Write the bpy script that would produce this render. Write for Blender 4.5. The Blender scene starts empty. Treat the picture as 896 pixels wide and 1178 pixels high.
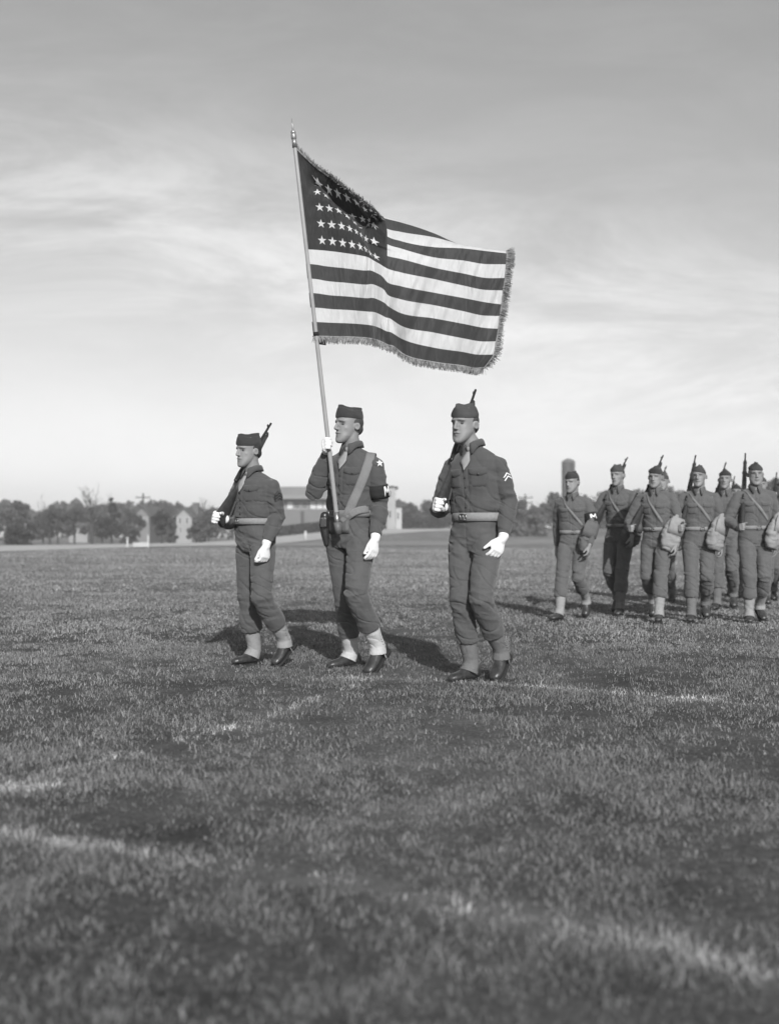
# Colour guard marching across a drill field, black and white photograph
import bpy, math, random
import numpy as np
from mathutils import Vector, Matrix
from mathutils.bvhtree import BVHTree
rnd = random.Random(7)
V = Vector
SC = bpy.context.scene
COL = SC.collection

# ------------------------------------------------------------------ camera constants
FPX, HZ, CX, EYE = 1200.0, 616.0, 448.0, 0.93
def P(px, py, Y):
    "a point of the place: seen along (px, py), Y metres in front of the camera"
    return V(((px - CX) / FPX * Y, Y, EYE - (py - HZ) / FPX * Y))
def reach(par, px, py, L, sign):
    "end of a limb of length L from par seen along (px,py); sign -1 toward the camera, +1 away"
    best = P(px, py, par.y)
    if (best - par).length >= L:
        return par + (best - par).normalized() * L
    lo, hi = 0.0, L
    for _ in range(30):
        m = (lo + hi) / 2
        if (P(px, py, par.y + sign * m) - par).length < L: lo = m
        else: hi = m
    return P(px, py, par.y + sign * lo)

# ------------------------------------------------------------------ numpy noise
def _h(i, j, k, seed):
    n = (i * 374761393 + j * 668265263 + k * 2147483647 + seed * 1274126177) & 0xffffffff
    n = ((n ^ (n >> 13)) * 1274126177) & 0xffffffff
    n = (n ^ (n >> 16)) & 0xffffffff
    return n.astype(np.float64) / 0xffffffff
def vnoise(p, seed=0):
    p = np.asarray(p, float); f = np.floor(p); i = f.astype(np.int64); u = p - f; u = u * u * (3 - 2 * u)
    r = 0
    for a in (0, 1):
        for b in (0, 1):
            for c in (0, 1):
                w = (u[:, 0] if a else 1 - u[:, 0]) * (u[:, 1] if b else 1 - u[:, 1]) * (u[:, 2] if c else 1 - u[:, 2])
                r = r + w * _h(i[:, 0] + a, i[:, 1] + b, i[:, 2] + c, seed)
    return r * 2 - 1
def fbm(p, seed=0, o=3):
    r = 0; a = 1; s = 0
    for k in range(o):
        r = r + a * vnoise(p * 2 ** k, seed + k); s += a; a *= .5
    return r / s
def sstep(a, b, x):
    t = np.clip((x - a) / (b - a), 0, 1); return t * t * (3 - 2 * t)

# ------------------------------------------------------------------ materials (all greys: the photograph is monochrome)
MATS = {}
def mat(name, g, rough=.8, var=.15, vscale=20, bump=0, bscale=200, spec=.3, metal=0, sheen=0, attr=None, coat=0):
    if name in MATS: return MATS[name]
    m = bpy.data.materials.new(name); m.use_nodes = True; nt = m.node_tree; N = nt.nodes; L = nt.links
    b = N['Principled BSDF']; tc = N.new('ShaderNodeTexCoord')
    no = N.new('ShaderNodeTexNoise'); no.inputs['Scale'].default_value = vscale; no.inputs['Detail'].default_value = 5
    L.new(tc.outputs['Object'], no.inputs['Vector'])
    mr = N.new('ShaderNodeMapRange'); mr.inputs[1].default_value = .25; mr.inputs[2].default_value = .75
    mr.inputs[3].default_value = g * (1 - var); mr.inputs[4].default_value = g * (1 + var)
    L.new(no.outputs[0], mr.inputs[0]); out = mr.outputs[0]
    if attr:
        at = N.new('ShaderNodeAttribute'); at.attribute_name = attr
        mu = N.new('ShaderNodeMath'); mu.operation = 'MULTIPLY'
        L.new(out, mu.inputs[0]); L.new(at.outputs['Fac'], mu.inputs[1]); out = mu.outputs[0]
    L.new(out, b.inputs['Base Color'])
    b.inputs['Roughness'].default_value = rough; b.inputs['Specular IOR Level'].default_value = spec
    b.inputs['Metallic'].default_value = metal; b.inputs['Sheen Weight'].default_value = sheen
    b.inputs['Coat Weight'].default_value = coat
    if bump:
        n2 = N.new('ShaderNodeTexNoise'); n2.inputs['Scale'].default_value = bscale; n2.inputs['Detail'].default_value = 4
        L.new(tc.outputs['Object'], n2.inputs['Vector'])
        bp = N.new('ShaderNodeBump'); bp.inputs['Strength'].default_value = bump; bp.inputs['Distance'].default_value = .01
        L.new(n2.outputs[0], bp.inputs['Height']); L.new(bp.outputs[0], b.inputs['Normal'])
    MATS[name] = m; return m

# ------------------------------------------------------------------ mesh builder
class MB:
    def __init__(s): s.v = []; s.f = []
    def ring_loft(s, rings, n=20, e=1.0, cap=True):
        "rings: (centre, A, B); superellipse exponent e (<1 boxier)"
        b0 = len(s.v)
        for c, A, B in rings:
            for k in range(n):
                t = 2 * math.pi * k / n; cx, sx = math.cos(t), math.sin(t)
                cx = math.copysign(abs(cx) ** e, cx); sx = math.copysign(abs(sx) ** e, sx)
                s.v.append(c + A * cx + B * sx)
        m = len(rings)
        for i in range(m - 1):
            for k in range(n):
                a = b0 + i * n + k; b = b0 + i * n + (k + 1) % n
                s.f.append((a, b, b + n, a + n))
        if cap:
            for i, fl in ((0, True), (m - 1, False)):
                c = len(s.v); s.v.append(rings[i][0].copy())
                for k in range(n):
                    a = b0 + i * n + k; b = b0 + i * n + (k + 1) % n
                    s.f.append((b, a, c) if fl else (a, b, c))
    def tube(s, pts, rad, n=12, flat=1.0, ref=None, round_caps=True):
        pts = [V(p) for p in pts]; rad = list(rad)
        rings = []; m = len(pts)
        T = [((pts[min(i + 1, m - 1)] - pts[max(i - 1, 0)]).normalized()) for i in range(m)]
        r0 = V(ref) if ref is not None else (V((0, 0, 1)) if abs(T[0].z) < .9 else V((1, 0, 0)))
        A = (r0 - T[0] * r0.dot(T[0])).normalized()
        for i in range(m):
            A = (A - T[i] * A.dot(T[i])).normalized(); B = T[i].cross(A)
            if i == 0 and round_caps:
                for q in (.95, .7, .35):
                    rings.append((pts[0] - T[0] * rad[0] * q, A * rad[0] * math.sqrt(1 - q * q), B * rad[0] * flat * math.sqrt(1 - q * q)))
            rings.append((pts[i], A * rad[i], B * rad[i] * flat))
            if i == m - 1 and round_caps:
                for q in (.35, .7, .95):
                    rings.append((pts[i] + T[i] * rad[i] * q, A * rad[i] * math.sqrt(1 - q * q), B * rad[i] * flat * math.sqrt(1 - q * q)))
        s.ring_loft(rings, n)
    def ball(s, c, A, B, C, n=16, m=9):
        c = V(c); rings = []
        for i in range(1, m):
            t = math.pi * i / m
            rings.append((c - C * math.cos(t), A * math.sin(t), B * math.sin(t)))
        s.ring_loft(rings, n)
    def box(s, c, A, B, C):
        c = V(c); b = len(s.v)
        for i in (-1, 1):
            for j in (-1, 1):
                for k in (-1, 1): s.v.append(c + A * i + B * j + C * k)
        for q in ((0, 1, 3, 2), (4, 6, 7, 5), (0, 4, 5, 1), (2, 3, 7, 6), (0, 2, 6, 4), (1, 5, 7, 3)): s.f.append(tuple(b + x for x in q))
    def bx(s, x0, x1, y0, y1, z0, z1):
        s.box(((x0 + x1) / 2, (y0 + y1) / 2, (z0 + z1) / 2), V(((x1 - x0) / 2, 0, 0)), V((0, (y1 - y0) / 2, 0)), V((0, 0, (z1 - z0) / 2)))
    def grid(s, rows, thick=None, close=False):
        "rows of points; thick: rows of offset vectors for a closed slab"
        R = len(rows); C = len(rows[0]); b = len(s.v)
        for r in rows: s.v += [V(p) for p in r]
        cc = C if close else C - 1
        for i in range(R - 1):
            for j in range(cc):
                j2 = (j + 1) % C
                s.f.append((b + i * C + j, b + i * C + j2, b + (i + 1) * C + j2, b + (i + 1) * C + j))
        if thick is not None:
            b2 = len(s.v)
            for r, t in zip(rows, thick): s.v += [V(p) + V(q) for p, q in zip(r, t)]
            for i in range(R - 1):
                for j in range(cc):
                    j2 = (j + 1) % C
                    s.f.append((b2 + i * C + j2, b2 + i * C + j, b2 + (i + 1) * C + j, b2 + (i + 1) * C + j2))
            def side(a, c): s.f.append((a, c, c + (b2 - b), a + (b2 - b)))
            for j in range(cc):
                j2 = (j + 1) % C
                side(b + j2, b + j); side(b + (R - 1) * C + j, b + (R - 1) * C + j2)
            if not close:
                for i in range(R - 1):
                    side(b + i * C, b + (i + 1) * C); side(b + (i + 1) * C + C - 1, b + i * C + C - 1)
    def mesh(s, name, smooth=True):
        me = bpy.data.meshes.new(name); me.from_pydata([tuple(v) for v in s.v], [], s.f); me.update()
        if smooth: me.polygons.foreach_set('use_smooth', [True] * len(me.polygons))
        return me

def fuse(mb, vox, smooth=3, name='m', fac=.5):
    me = mb.mesh('tmp'); o = bpy.data.objects.new('tmp', me); COL.objects.link(o)
    r = o.modifiers.new('r', 'REMESH'); r.mode = 'VOXEL'; r.voxel_size = vox; r.use_smooth_shade = True
    if smooth:
        sm = o.modifiers.new('s', 'SMOOTH'); sm.iterations = smooth; sm.factor = fac
    dg = bpy.context.evaluated_depsgraph_get()
    out = bpy.data.meshes.new_from_object(o.evaluated_get(dg), depsgraph=dg); out.name = name
    bpy.data.objects.remove(o); bpy.data.meshes.remove(me)
    return out
def co(me):
    a = np.empty(len(me.vertices) * 3, np.float32); me.vertices.foreach_get('co', a); return a.reshape(-1, 3).astype(float)
def nrm(me):
    a = np.empty(len(me.vertices) * 3, np.float32); me.vertices.foreach_get('normal', a); return a.reshape(-1, 3).astype(float)
def setco(me, c):
    me.vertices.foreach_set('co', c.astype(np.float32).ravel()); me.update()
def npmesh(name, verts, quads, smooth=False):
    me = bpy.data.meshes.new(name); verts = np.asarray(verts, np.float32); quads = np.asarray(quads, np.int32); k = quads.shape[1]
    me.vertices.add(len(verts)); me.vertices.foreach_set('co', verts.ravel())
    me.loops.add(quads.size); me.loops.foreach_set('vertex_index', quads.ravel())
    me.polygons.add(len(quads)); me.polygons.foreach_set('loop_start', np.arange(0, quads.size, k, dtype=np.int32))
    me.update(calc_edges=True)
    if smooth: me.polygons.foreach_set('use_smooth', np.ones(len(quads), bool))
    return me

# ------------------------------------------------------------------ scene tree helpers
def tag(o, label=None, cat=None, group=None, kind=None):
    if label: o['label'] = label
    if cat: o['category'] = cat
    if group: o['group'] = group
    if kind: o['kind'] = kind
    return o
def thing(name, loc, rz=0, label=None, cat=None, group=None):
    o = bpy.data.objects.new(name, None); COL.objects.link(o); o.location = loc; o.rotation_euler = (0, 0, rz)
    o.empty_display_size = .1
    o['_inv'] = 0; del o['_inv']
    return tag(o, label, cat, group)
def world_of(o):
    m = Matrix.LocRotScale(o.location, o.rotation_euler, o.scale)
    return world_of(o.parent) @ m if o.parent else m
def obj(name, mb, m, parent=None, smooth=True):
    "mesh (built in place coordinates) linked as one object, child of parent"
    me = mb.mesh(name, smooth) if isinstance(mb, MB) else mb
    me.name = name; me.materials.clear()
    for x in (m if isinstance(m, (list, tuple)) else [m]): me.materials.append(x)
    o = bpy.data.objects.new(name, me); COL.objects.link(o)
    if parent:
        me.transform(world_of(parent).inverted()); o.parent = parent
    return o
def single(name, mb, m, base, label, cat, group=None, smooth=True):
    "a top-level thing that is one mesh, origin at its base"
    me = mb.mesh(name, smooth) if isinstance(mb, MB) else mb
    me.transform(Matrix.Translation(-V(base))); me.materials.append(m); me.name = name
    o = bpy.data.objects.new(name, me); COL.objects.link(o); o.location = base
    return tag(o, label, cat, group)
def copy_tree(o, parent=None):
    c = o.copy(); COL.objects.link(c); c.parent = parent
    for ch in list(o.children): copy_tree(ch, c)
    return c

# ------------------------------------------------------------------ world: daylight sky, greyed like the film saw it
SUN_EL, SUN_AZ = math.radians(27), math.radians(11)      # sun behind the camera, a little to its right
sundir = V((math.sin(SUN_AZ) * math.cos(SUN_EL), -math.cos(SUN_AZ) * math.cos(SUN_EL), math.sin(SUN_EL)))
W = bpy.data.worlds.new('World'); SC.world = W; W.use_nodes = True
nt = W.node_tree; N = nt.nodes; L = nt.links; N.clear()
wo = N.new('ShaderNodeOutputWorld'); bg = N.new('ShaderNodeBackground'); sky = N.new('ShaderNodeTexSky')
sky.sky_type = 'NISHITA'; sky.sun_disc = False; sky.sun_elevation = SUN_EL
sky.sun_rotation = math.atan2(sundir.x, sundir.y); sky.air_density = 1.0; sky.dust_density = 1.0; sky.ozone_density = 1.0
def math_(op, a, b=None, c=None, clamp=False):
    m = N.new('ShaderNodeMath'); m.operation = op; m.use_clamp = clamp
    for i, x in enumerate((a, b, c)):
        if x is None: continue
        if isinstance(x, (int, float)): m.inputs[i].default_value = x
        else: L.new(x, m.inputs[i])
    return m.outputs[0]
_g = N.new('ShaderNodeTexCoord'); _s = N.new('ShaderNodeSeparateXYZ'); L.new(_g.outputs['Generated'], _s.inputs[0]); _c = N.new('ShaderNodeCombineXYZ')
L.new(_s.outputs[0], _c.inputs[0]); L.new(_s.outputs[1], _c.inputs[1]); L.new(math_('MAXIMUM', _s.outputs[2], .045), _c.inputs[2]); L.new(_c.outputs[0], sky.inputs['Vector'])
bw = N.new('ShaderNodeRGBToBW'); L.new(sky.outputs[0], bw.inputs[0])
geo = N.new('ShaderNodeTexCoord'); sp = N.new('ShaderNodeSeparateXYZ'); L.new(geo.outputs['Generated'], sp.inputs[0])
dx, dy, dz = sp.outputs
zz = math_('MAXIMUM', dz, .02)
# thin cloud sheet seen on a plane far above
px_, py_ = math_('DIVIDE', dx, math_('ADD', zz, .30)), math_('DIVIDE', dy, math_('ADD', zz, .30))
ay = math_('MAXIMUM', dy, .05); qx = math_('DIVIDE', dx, ay); qz = math_('DIVIDE', dz, ay)
cm = N.new('ShaderNodeCombineXYZ'); L.new(qx, cm.inputs[0]); L.new(qz, cm.inputs[1]); L.new(py_, cm.inputs[2])
mp = N.new('ShaderNodeMapping'); mp.inputs['Rotation'].default_value = (0, 0, math.radians(17)); mp.inputs['Scale'].default_value = (3.2, 10.5, .0)
L.new(cm.outputs[0], mp.inputs['Vector'])
n1 = N.new('ShaderNodeTexNoise'); n1.inputs['Scale'].default_value = 1.0; n1.inputs['Detail'].default_value = 12; n1.inputs['Roughness'].default_value = .68; n1.inputs['Distortion'].default_value = .45
L.new(mp.outputs[0], n1.inputs['Vector'])
# a brighter veil crossing from upper left down to the right
lin = math_('SUBTRACT', qz, math_('SUBTRACT', .245, math_('MULTIPLY', qx, .20)))
band = math_('POWER', 2.718, math_('MULTIPLY', math_('MULTIPLY', lin, lin), -130.0))
cl = N.new('ShaderNodeMapRange'); cl.interpolation_type = 'SMOOTHSTEP'; cl.inputs[1].default_value = .36; cl.inputs[2].default_value = .70; L.new(n1.outputs[0], cl.inputs[0])
cl_w = math_('MULTIPLY', cl.outputs[0], math_('ADD', math_('MULTIPLY', band, .95), .14))
hor = math_('POWER', 2.718, math_('MULTIPLY', math_('MAXIMUM', dz, 0), -5.0))
base = math_('MULTIPLY', bw.outputs[0], SKY_BASE if 'SKY_BASE' in globals() else 1.0)
veil = math_('ADD', math_('MULTIPLY', cl_w, 1.0), 0)
lum = math_('ADD', math_('ADD', base, math_('ADD', math_('MULTIPLY', hor, .15), .36)), math_('MULTIPLY', veil, 2.3))
L.new(lum, bg.inputs[0]); bg.inputs[1].default_value = .118; L.new(bg.outputs[0], wo.inputs[0])

sl = bpy.data.lights.new('sun', 'SUN'); sl.energy = 4.3; sl.angle = math.radians(.6); sl.color = (1, 1, 1)
so = bpy.data.objects.new('sun', sl); COL.objects.link(so); so.rotation_euler = sundir.to_track_quat('Z', 'Y').to_euler()

cam = bpy.data.cameras.new('camera'); co_ = bpy.data.objects.new('camera', cam); COL.objects.link(co_)
co_.location = (0, 0, EYE); co_.rotation_euler = (math.radians(90), 0, 0)
cam.sensor_fit = 'VERTICAL'; cam.sensor_height = 24; cam.sensor_width = 24
cam.lens = 24 * FPX / 1178; cam.shift_y = (HZ - 589) / 1178; cam.clip_end = 5000; cam.clip_start = .05
cam.dof.use_dof = True; cam.dof.focus_distance = 7.1; cam.dof.aperture_fstop = cam.lens / 22.0
SC.camera = co_
SC.view_settings.view_transform = 'Standard'; SC.view_settings.look = 'None'; SC.view_settings.gamma = 1
SC.view_settings.exposure = 0.2
SC.render.film_transparent = False
SC.cycles.max_bounces = 6; SC.cycles.diffuse_bounces = 3; SC.cycles.transparent_max_bounces = 8
# ------------------------------------------------------------------ ground
def hgt(x, y):
    x = np.asarray(x, float); y = np.asarray(y, float)
    h = 1.8 * sstep(85, 140, y) * sstep(-25, -2, x) + .0 * x
    far = sstep(14, 40, y)
    p = np.stack([x * .05, y * .05, x * 0], -1).reshape(-1, 3)
    n = vnoise(p, 3).reshape(x.shape)
    return h + .10 * far * n * (1 - sstep(200, 400, y))
def hz_(x, y): return float(hgt(np.array([x]), np.array([y]))[0])

def seg_d(x, y, pts):
    d = np.full(x.shape, 1e9); best_t = np.zeros(x.shape); acc = 0
    for (ax, ay), (bx, by) in zip(pts[:-1], pts[1:]):
        L2 = (bx - ax) ** 2 + (by - ay) ** 2; t = np.clip(((x - ax) * (bx - ax) + (y - ay) * (by - ay)) / L2, 0, 1)
        q = np.hypot(x - ax - t * (bx - ax), y - ay - t * (by - ay))
        m = q < d; d = np.where(m, q, d); best_t = np.where(m, acc + t * math.sqrt(L2), best_t); acc += math.sqrt(L2)
    return d, best_t
def G(px, py): Y = FPX * EYE / (py - HZ); return ((px - CX) / FPX * Y, Y)
LINES = [([G(-260, 922), G(30, 962), G(200, 988), G(400, 1016), G(560, 1054), G(760, 1090), G(1060, 1170)], .055, .50, 11),
         ([G(-300, 985), G(0, 905), G(270, 838), G(430, 782)], .05, .32, 23),
         ([G(430, 779), G(600, 789), G(800, 805), G(1000, 822)], .06, .40, 31)]
SPOTS = [(G(790, 804), .10, .9), (G(565, 1052), .07, .75), (G(278, 838), .10, .7), (G(22, 905), .09, .7), (G(430, 781), .15, .5),
         (G(208, 988), .05, .4), (G(735, 1085), .07, .45)]
def chalk(x, y):
    c = np.zeros(x.shape)
    for pts, w, amp, sd in LINES:
        d, t = seg_d(x, y, pts)
        n = .5 + .5 * vnoise(np.stack([t * 2.2, t * 0, t * 0], -1), sd); n2 = .5 + .5 * fbm(np.stack([x * 9, y * 9, x * 0], -1), sd + 1)
        c = np.maximum(c, amp * np.exp(-(d / w) ** 2) * (.5 + .5 * n) * (.45 + .8 * n2))
    for (sx, sy), r, a in SPOTS:
        d = np.hypot((x - sx) / 2.2, y - sy); n2 = .5 + .5 * fbm(np.stack([x * 14, y * 14, x * 0], -1), 5)
        c = np.maximum(c, a * np.exp(-(d / r) ** 2) * np.clip(n2 * 1.8 - .3, 0, 1))
    return np.clip(c, 0, 1)

GR = None
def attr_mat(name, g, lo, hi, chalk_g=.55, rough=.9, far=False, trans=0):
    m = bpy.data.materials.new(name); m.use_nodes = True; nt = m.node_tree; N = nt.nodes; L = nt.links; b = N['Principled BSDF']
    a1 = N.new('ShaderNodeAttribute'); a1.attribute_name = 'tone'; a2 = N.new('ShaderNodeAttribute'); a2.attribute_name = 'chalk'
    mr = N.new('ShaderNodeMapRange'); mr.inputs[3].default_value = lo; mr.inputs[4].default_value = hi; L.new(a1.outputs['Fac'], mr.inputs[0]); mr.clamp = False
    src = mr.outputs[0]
    if far:   # soil and thatch seen between the blades, clumps in the distance
        geo = N.new('ShaderNodeNewGeometry')
        for sc_, amt, det in ((2.2, .5, 6), (.35, .35, 3), (45, .55, 3)):
            mp = N.new('ShaderNodeMapping'); mp.inputs['Scale'].default_value = (1, 1, 1); L.new(geo.outputs['Position'], mp.inputs['Vector'])
            n = N.new('ShaderNodeTexNoise'); n.inputs['Scale'].default_value = sc_; n.inputs['Detail'].default_value = det; n.inputs['Roughness'].default_value = .65
            L.new(mp.outputs[0], n.inputs['Vector'])
            r = N.new('ShaderNodeMapRange'); r.inputs[1].default_value = .3; r.inputs[2].default_value = .7; r.inputs[3].default_value = 1 - amt; r.inputs[4].default_value = 1 + amt
            L.new(n.outputs[0], r.inputs[0]); mu = N.new('ShaderNodeMath'); mu.operation = 'MULTIPLY'; L.new(src, mu.inputs[0]); L.new(r.outputs[0], mu.inputs[1]); src = mu.outputs[0]
        bp = N.new('ShaderNodeBump'); bp.inputs['Strength'].default_value = .5; bp.inputs['Distance'].default_value = .02
        L.new(n.outputs[0], bp.inputs['Height']); L.new(bp.outputs[0], b.inputs['Normal'])
    mx = N.new('ShaderNodeMix'); mx.data_type = 'FLOAT'; L.new(a2.outputs['Fac'], mx.inputs[0]); L.new(src, mx.inputs[2]); mx.inputs[3].default_value = chalk_g
    L.new(mx.outputs[0], b.inputs['Base Color']); b.inputs['Roughness'].default_value = rough; b.inputs['Specular IOR Level'].default_value = .25
    return m
def put_attr(me, name, val):
    a = me.attributes.new(name, 'FLOAT', 'POINT'); a.data.foreach_set('value', np.asarray(val, np.float32))

# one sheet to the horizon, finer close by
ys = np.concatenate([np.array([-300, -100, -40, -15, -5]), np.linspace(-2, 16, 240), 16 + np.cumsum(np.geomspace(.1, 60, 110))])
ys = ys[ys < 2500]; 
xs0 = np.linspace(-1, 1, 181); xs = np.sign(xs0) * (np.abs(xs0) * 9 + np.abs(xs0) ** 9 * 1500)
Xg, Yg = np.meshgrid(xs, ys); Zg = hgt(Xg, Yg)
vv = np.stack([Xg, Yg, Zg], -1).reshape(-1, 3); nx, ny = len(xs), len(ys)
i, j = np.meshgrid(np.arange(nx - 1), np.arange(ny - 1)); a = (j * nx + i).ravel()
me = npmesh('field', vv, np.stack([a, a + 1, a + 1 + nx, a + nx], -1), True)
ck = chalk(vv[:, 0], vv[:, 1]); put_attr(me, 'chalk', ck * .6)
put_attr(me, 'tone', .5 + .5 * fbm(np.stack([vv[:, 0] * .8, vv[:, 1] * .8, vv[:, 0] * 0], -1), 9) + 2.4 * sstep(10, 30, vv[:, 1]))  # far soil painted paler for sun on blades, near soil darker for shade between
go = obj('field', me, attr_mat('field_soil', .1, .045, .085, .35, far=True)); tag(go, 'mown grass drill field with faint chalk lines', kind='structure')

# grass blades
def blades(n_per, y0, y1, hgt_m, wid, seed):
    r = np.random.RandomState(seed)
    area = .5 * (y1 ** 2 - y0 ** 2) * 1.0 + 2.6 * (y1 - y0)
    n = int(area * n_per)
    y = np.sqrt(r.rand(n) * (y1 ** 2 - y0 ** 2) + y0 ** 2); half = y * .44 + 1.3
    x = (r.rand(n) * 2 - 1) * half
    p3 = np.stack([x, y, x * 0], -1)
    cl = fbm(p3 * 3.1, 41); big = fbm(p3 * .9, 51) + .6 * vnoise(p3 * .28, 52); fine = fbm(p3 * 17, 61)
    keep = r.rand(n) < np.clip(.58 + .8 * cl + .6 * fine + .25 * big, .06, 1)
    x, y, cl, big, fine = x[keep], y[keep], cl[keep], big[keep], fine[keep]; n = len(x)
    h = hgt_m * (.4 + .9 * r.rand(n)) * (1 + .6 * cl + .5 * fine); h = np.where(r.rand(n) < .03, h * 1.6, h)
    az = r.rand(n) * 2 * np.pi; lean = (.45 + 1.15 * r.rand(n)) + .3 * cl
    w = wid * (.6 + .8 * r.rand(n)) * (1 + y * .05)
    yaw = r.rand(n) * np.pi
    z = hgt(x, y) - .004
    bx, by = np.cos(yaw) * w, np.sin(yaw) * w
    lx, ly = np.cos(az), np.sin(az)
    m1x, m1y, m1z = x + lx * h * .25 * lean, y + ly * h * .25 * lean, z + h * .6
    tz = z + h * np.clip(1.05 - .35 * lean, .25, 1); tx, ty = x + lx * h * .85 * lean, y + ly * h * .85 * lean
    v = np.empty((n, 5, 3))
    v[:, 0] = np.stack([x - bx, y - by, z], -1); v[:, 1] = np.stack([x + bx, y + by, z], -1)
    v[:, 2] = np.stack([m1x + bx * .7, m1y + by * .7, m1z], -1); v[:, 3] = np.stack([m1x - bx * .7, m1y - by * .7, m1z], -1)
    v[:, 4] = np.stack([tx, ty, tz], -1)
    b = np.arange(n) * 5
    tri = np.concatenate([np.stack([b, b + 1, b + 2], -1), np.stack([b, b + 2, b + 3], -1), np.stack([b + 3, b + 2, b + 4], -1)])
    dry = r.rand(n); tone = np.clip(.40 + .30 * big + .20 * fine + .35 * (r.rand(n) - .5) + np.where(dry > .92, .6, 0), 0, 1.4)
    ck = np.clip(chalk(x, y) * (.5 + .9 * r.rand(n)), 0, 1)
    return v.reshape(-1, 3), tri, np.repeat(tone, 5), np.repeat(ck, 5)
vs, fs, ts, cs = [], [], [], []; off = 0
for args in ((12000, 1.7, 4.5, .024, .0009, 1), (6500, 4.5, 9.0, .025, .0012, 2), (2400, 9, 17, .030, .0022, 3), (480, 17, 34, .034, .0040, 4), (90, 34, 75, .045, .006, 5)):
    v, f, t, c = blades(*args); vs.append(v); fs.append(f + off); ts.append(t); cs.append(c); off += len(v)
me = npmesh('grass', np.concatenate(vs), np.concatenate(fs)); put_attr(me, 'tone', np.concatenate(ts)); put_attr(me, 'chalk', np.concatenate(cs))
print('blades', off // 5)
o = obj('grass', me, attr_mat('grass_blade', .1, .10, .33, .85, rough=.75)); tag(o, 'short trampled turf of the drill field', 'grass', kind='stuff')
# ------------------------------------------------------------------ people
M_skin = mat('skin', .20, .55, .06, 30, .1, 300, .4, attr='tint')
M_hair = mat('hair', .03, .7, .3, 60)
M_glove = mat('white_cotton', .66, .9, .04, 60, .25, 260, .1)
M_shirt = mat('olive_wool_shirt', .070, .95, .10, 14, .35, 420, .15, sheen=.15)
M_trous = mat('olive_wool_trousers', .080, .95, .10, 12, .35, 420, .15, sheen=.15)
M_cap = mat('wool_cap', .036, .95, .12, 20, .3, 420, .15, sheen=.1)
M_web = mat('cotton_webbing', .22, .9, .12, 60, .3, 500, .15)
M_weblite = mat('pale_webbing', .17, .9, .08, 60, .3, 500, .15)
M_tie = mat('khaki_tie', .24, .8, .08, 30, .15, 400)
M_leg = {0: mat('bleached_canvas', .42, .9, .08, 40, .35, 200), 1: mat('light_canvas', .25, .9, .1, 40, .35, 200), 2: mat('dull_canvas', .13, .9, .12, 40, .35, 200)}
M_boot = mat('russet_leather', .035, .40, .5, 30, .25, 60, .6)
M_sole = mat('boot_sole', .02, .7)
M_brass = mat('dull_metal', .25, .35, metal=.8)
M_bag = mat('canvas_bag', .24, .92, .12, 18, .4, 150, .15)
M_bagd = mat('dark_canvas_bag', .11, .92, .12, 18, .4, 150, .15)
M_white = mat('white_patch', .7, .8)
M_dark = mat('black_cloth', .018, .85)
M_hol = mat('dark_leather', .02, .35, .2, 30, .1, 100, .5)

def mirrored(s): return -1 if s == 'R' else 1
def folds(me, k, spots, base=.0022, seed=0, up=V((0, 0, 1))):
    "cloth folds: ridged noise, stronger around the joints in spots [(point, radius, amp)]"
    c = co(me); n = nrm(me)
    p = c / k
    wr = vnoise(p * 7, seed + 3)[:, None] * .35
    q = np.stack([p[:, 0] * 9 + wr[:, 0], p[:, 1] * 9 + wr[:, 0] * .7, p[:, 2] * 19 + 6 * (p[:, 0] - p[:, 1]) * .6], -1)
    a = 1 - 2.2 * np.abs(vnoise(q, seed)); b = 1 - 2 * np.abs(vnoise(q * 1.9 + 7, seed + 1)); f = .65 * a + .35 * b
    long_ = vnoise(np.stack([p[:, 0] * 16, p[:, 1] * 16, p[:, 2] * 3.5], -1), seed + 2)
    amp = np.full(len(c), base)
    n3 = vnoise(np.stack([p[:, 0] * 6 + p[:, 2] * 3, p[:, 1] * 6, p[:, 2] * 15 + 5 * p[:, 0] + 3 * wr[:, 0]], -1), seed + 9); crease = np.exp(-(n3 / .10) ** 2)
    for sp, r, am in spots:
        d = np.linalg.norm(c - np.array(sp), axis=1) / (r * k); amp = amp + am * np.exp(-d * d * 1.4)
    setco(me, c + n * (.75 * amp * f * k - (amp - base * .4).clip(0, .006) * 1.25 * crease * k + base * 1.3 * long_ * k)[:, None]); return me

class Surf:
    def __init__(s, me, more=()):
        vs = [v.co.copy() for v in me.vertices]; fs = [tuple(p.vertices) for p in me.polygons]
        for m2 in more:
            b = len(vs); vs += [v.co.copy() for v in m2.vertices]; fs += [tuple(b + i for i in p.vertices) for p in m2.polygons]
        s.t = BVHTree.FromPolygons(vs, fs)
    def hit(s, p, d, off=.003, back=.35):
        "fire from outside at p inward along d"
        p = V(p); d = V(d).normalized(); h = s.t.ray_cast(p - d * back, d, .35 + back)
        if h[0] is None: return p, -d
        return h[0] - d * off, (h[1] if h[1].dot(d) < 0 else -h[1])
def patch(mb, sf, c, r, u, d, shape, off=.003, th=.0035, n=7, m=7):
    "shape(a, b) -> local (x, y) for a, b in 0..1, laid on surface sf seen along d"
    rows, tk = [], []
    for i in range(m):
        row, tr = [], []
        for j in range(n):
            x, y = shape(j / (n - 1), i / (m - 1))
            e = (j in (0, n - 1)) or (i in (0, m - 1))
            p, _ = sf.hit(c + r * x + u * y, d, off if not e else off - .002)
            row.append(p); tr.append(V(d).normalized() * -th if not e else V(d).normalized() * -th * .6)
        rows.append(row); tk.append(tr)
    mb.grid(rows, tk)
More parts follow.
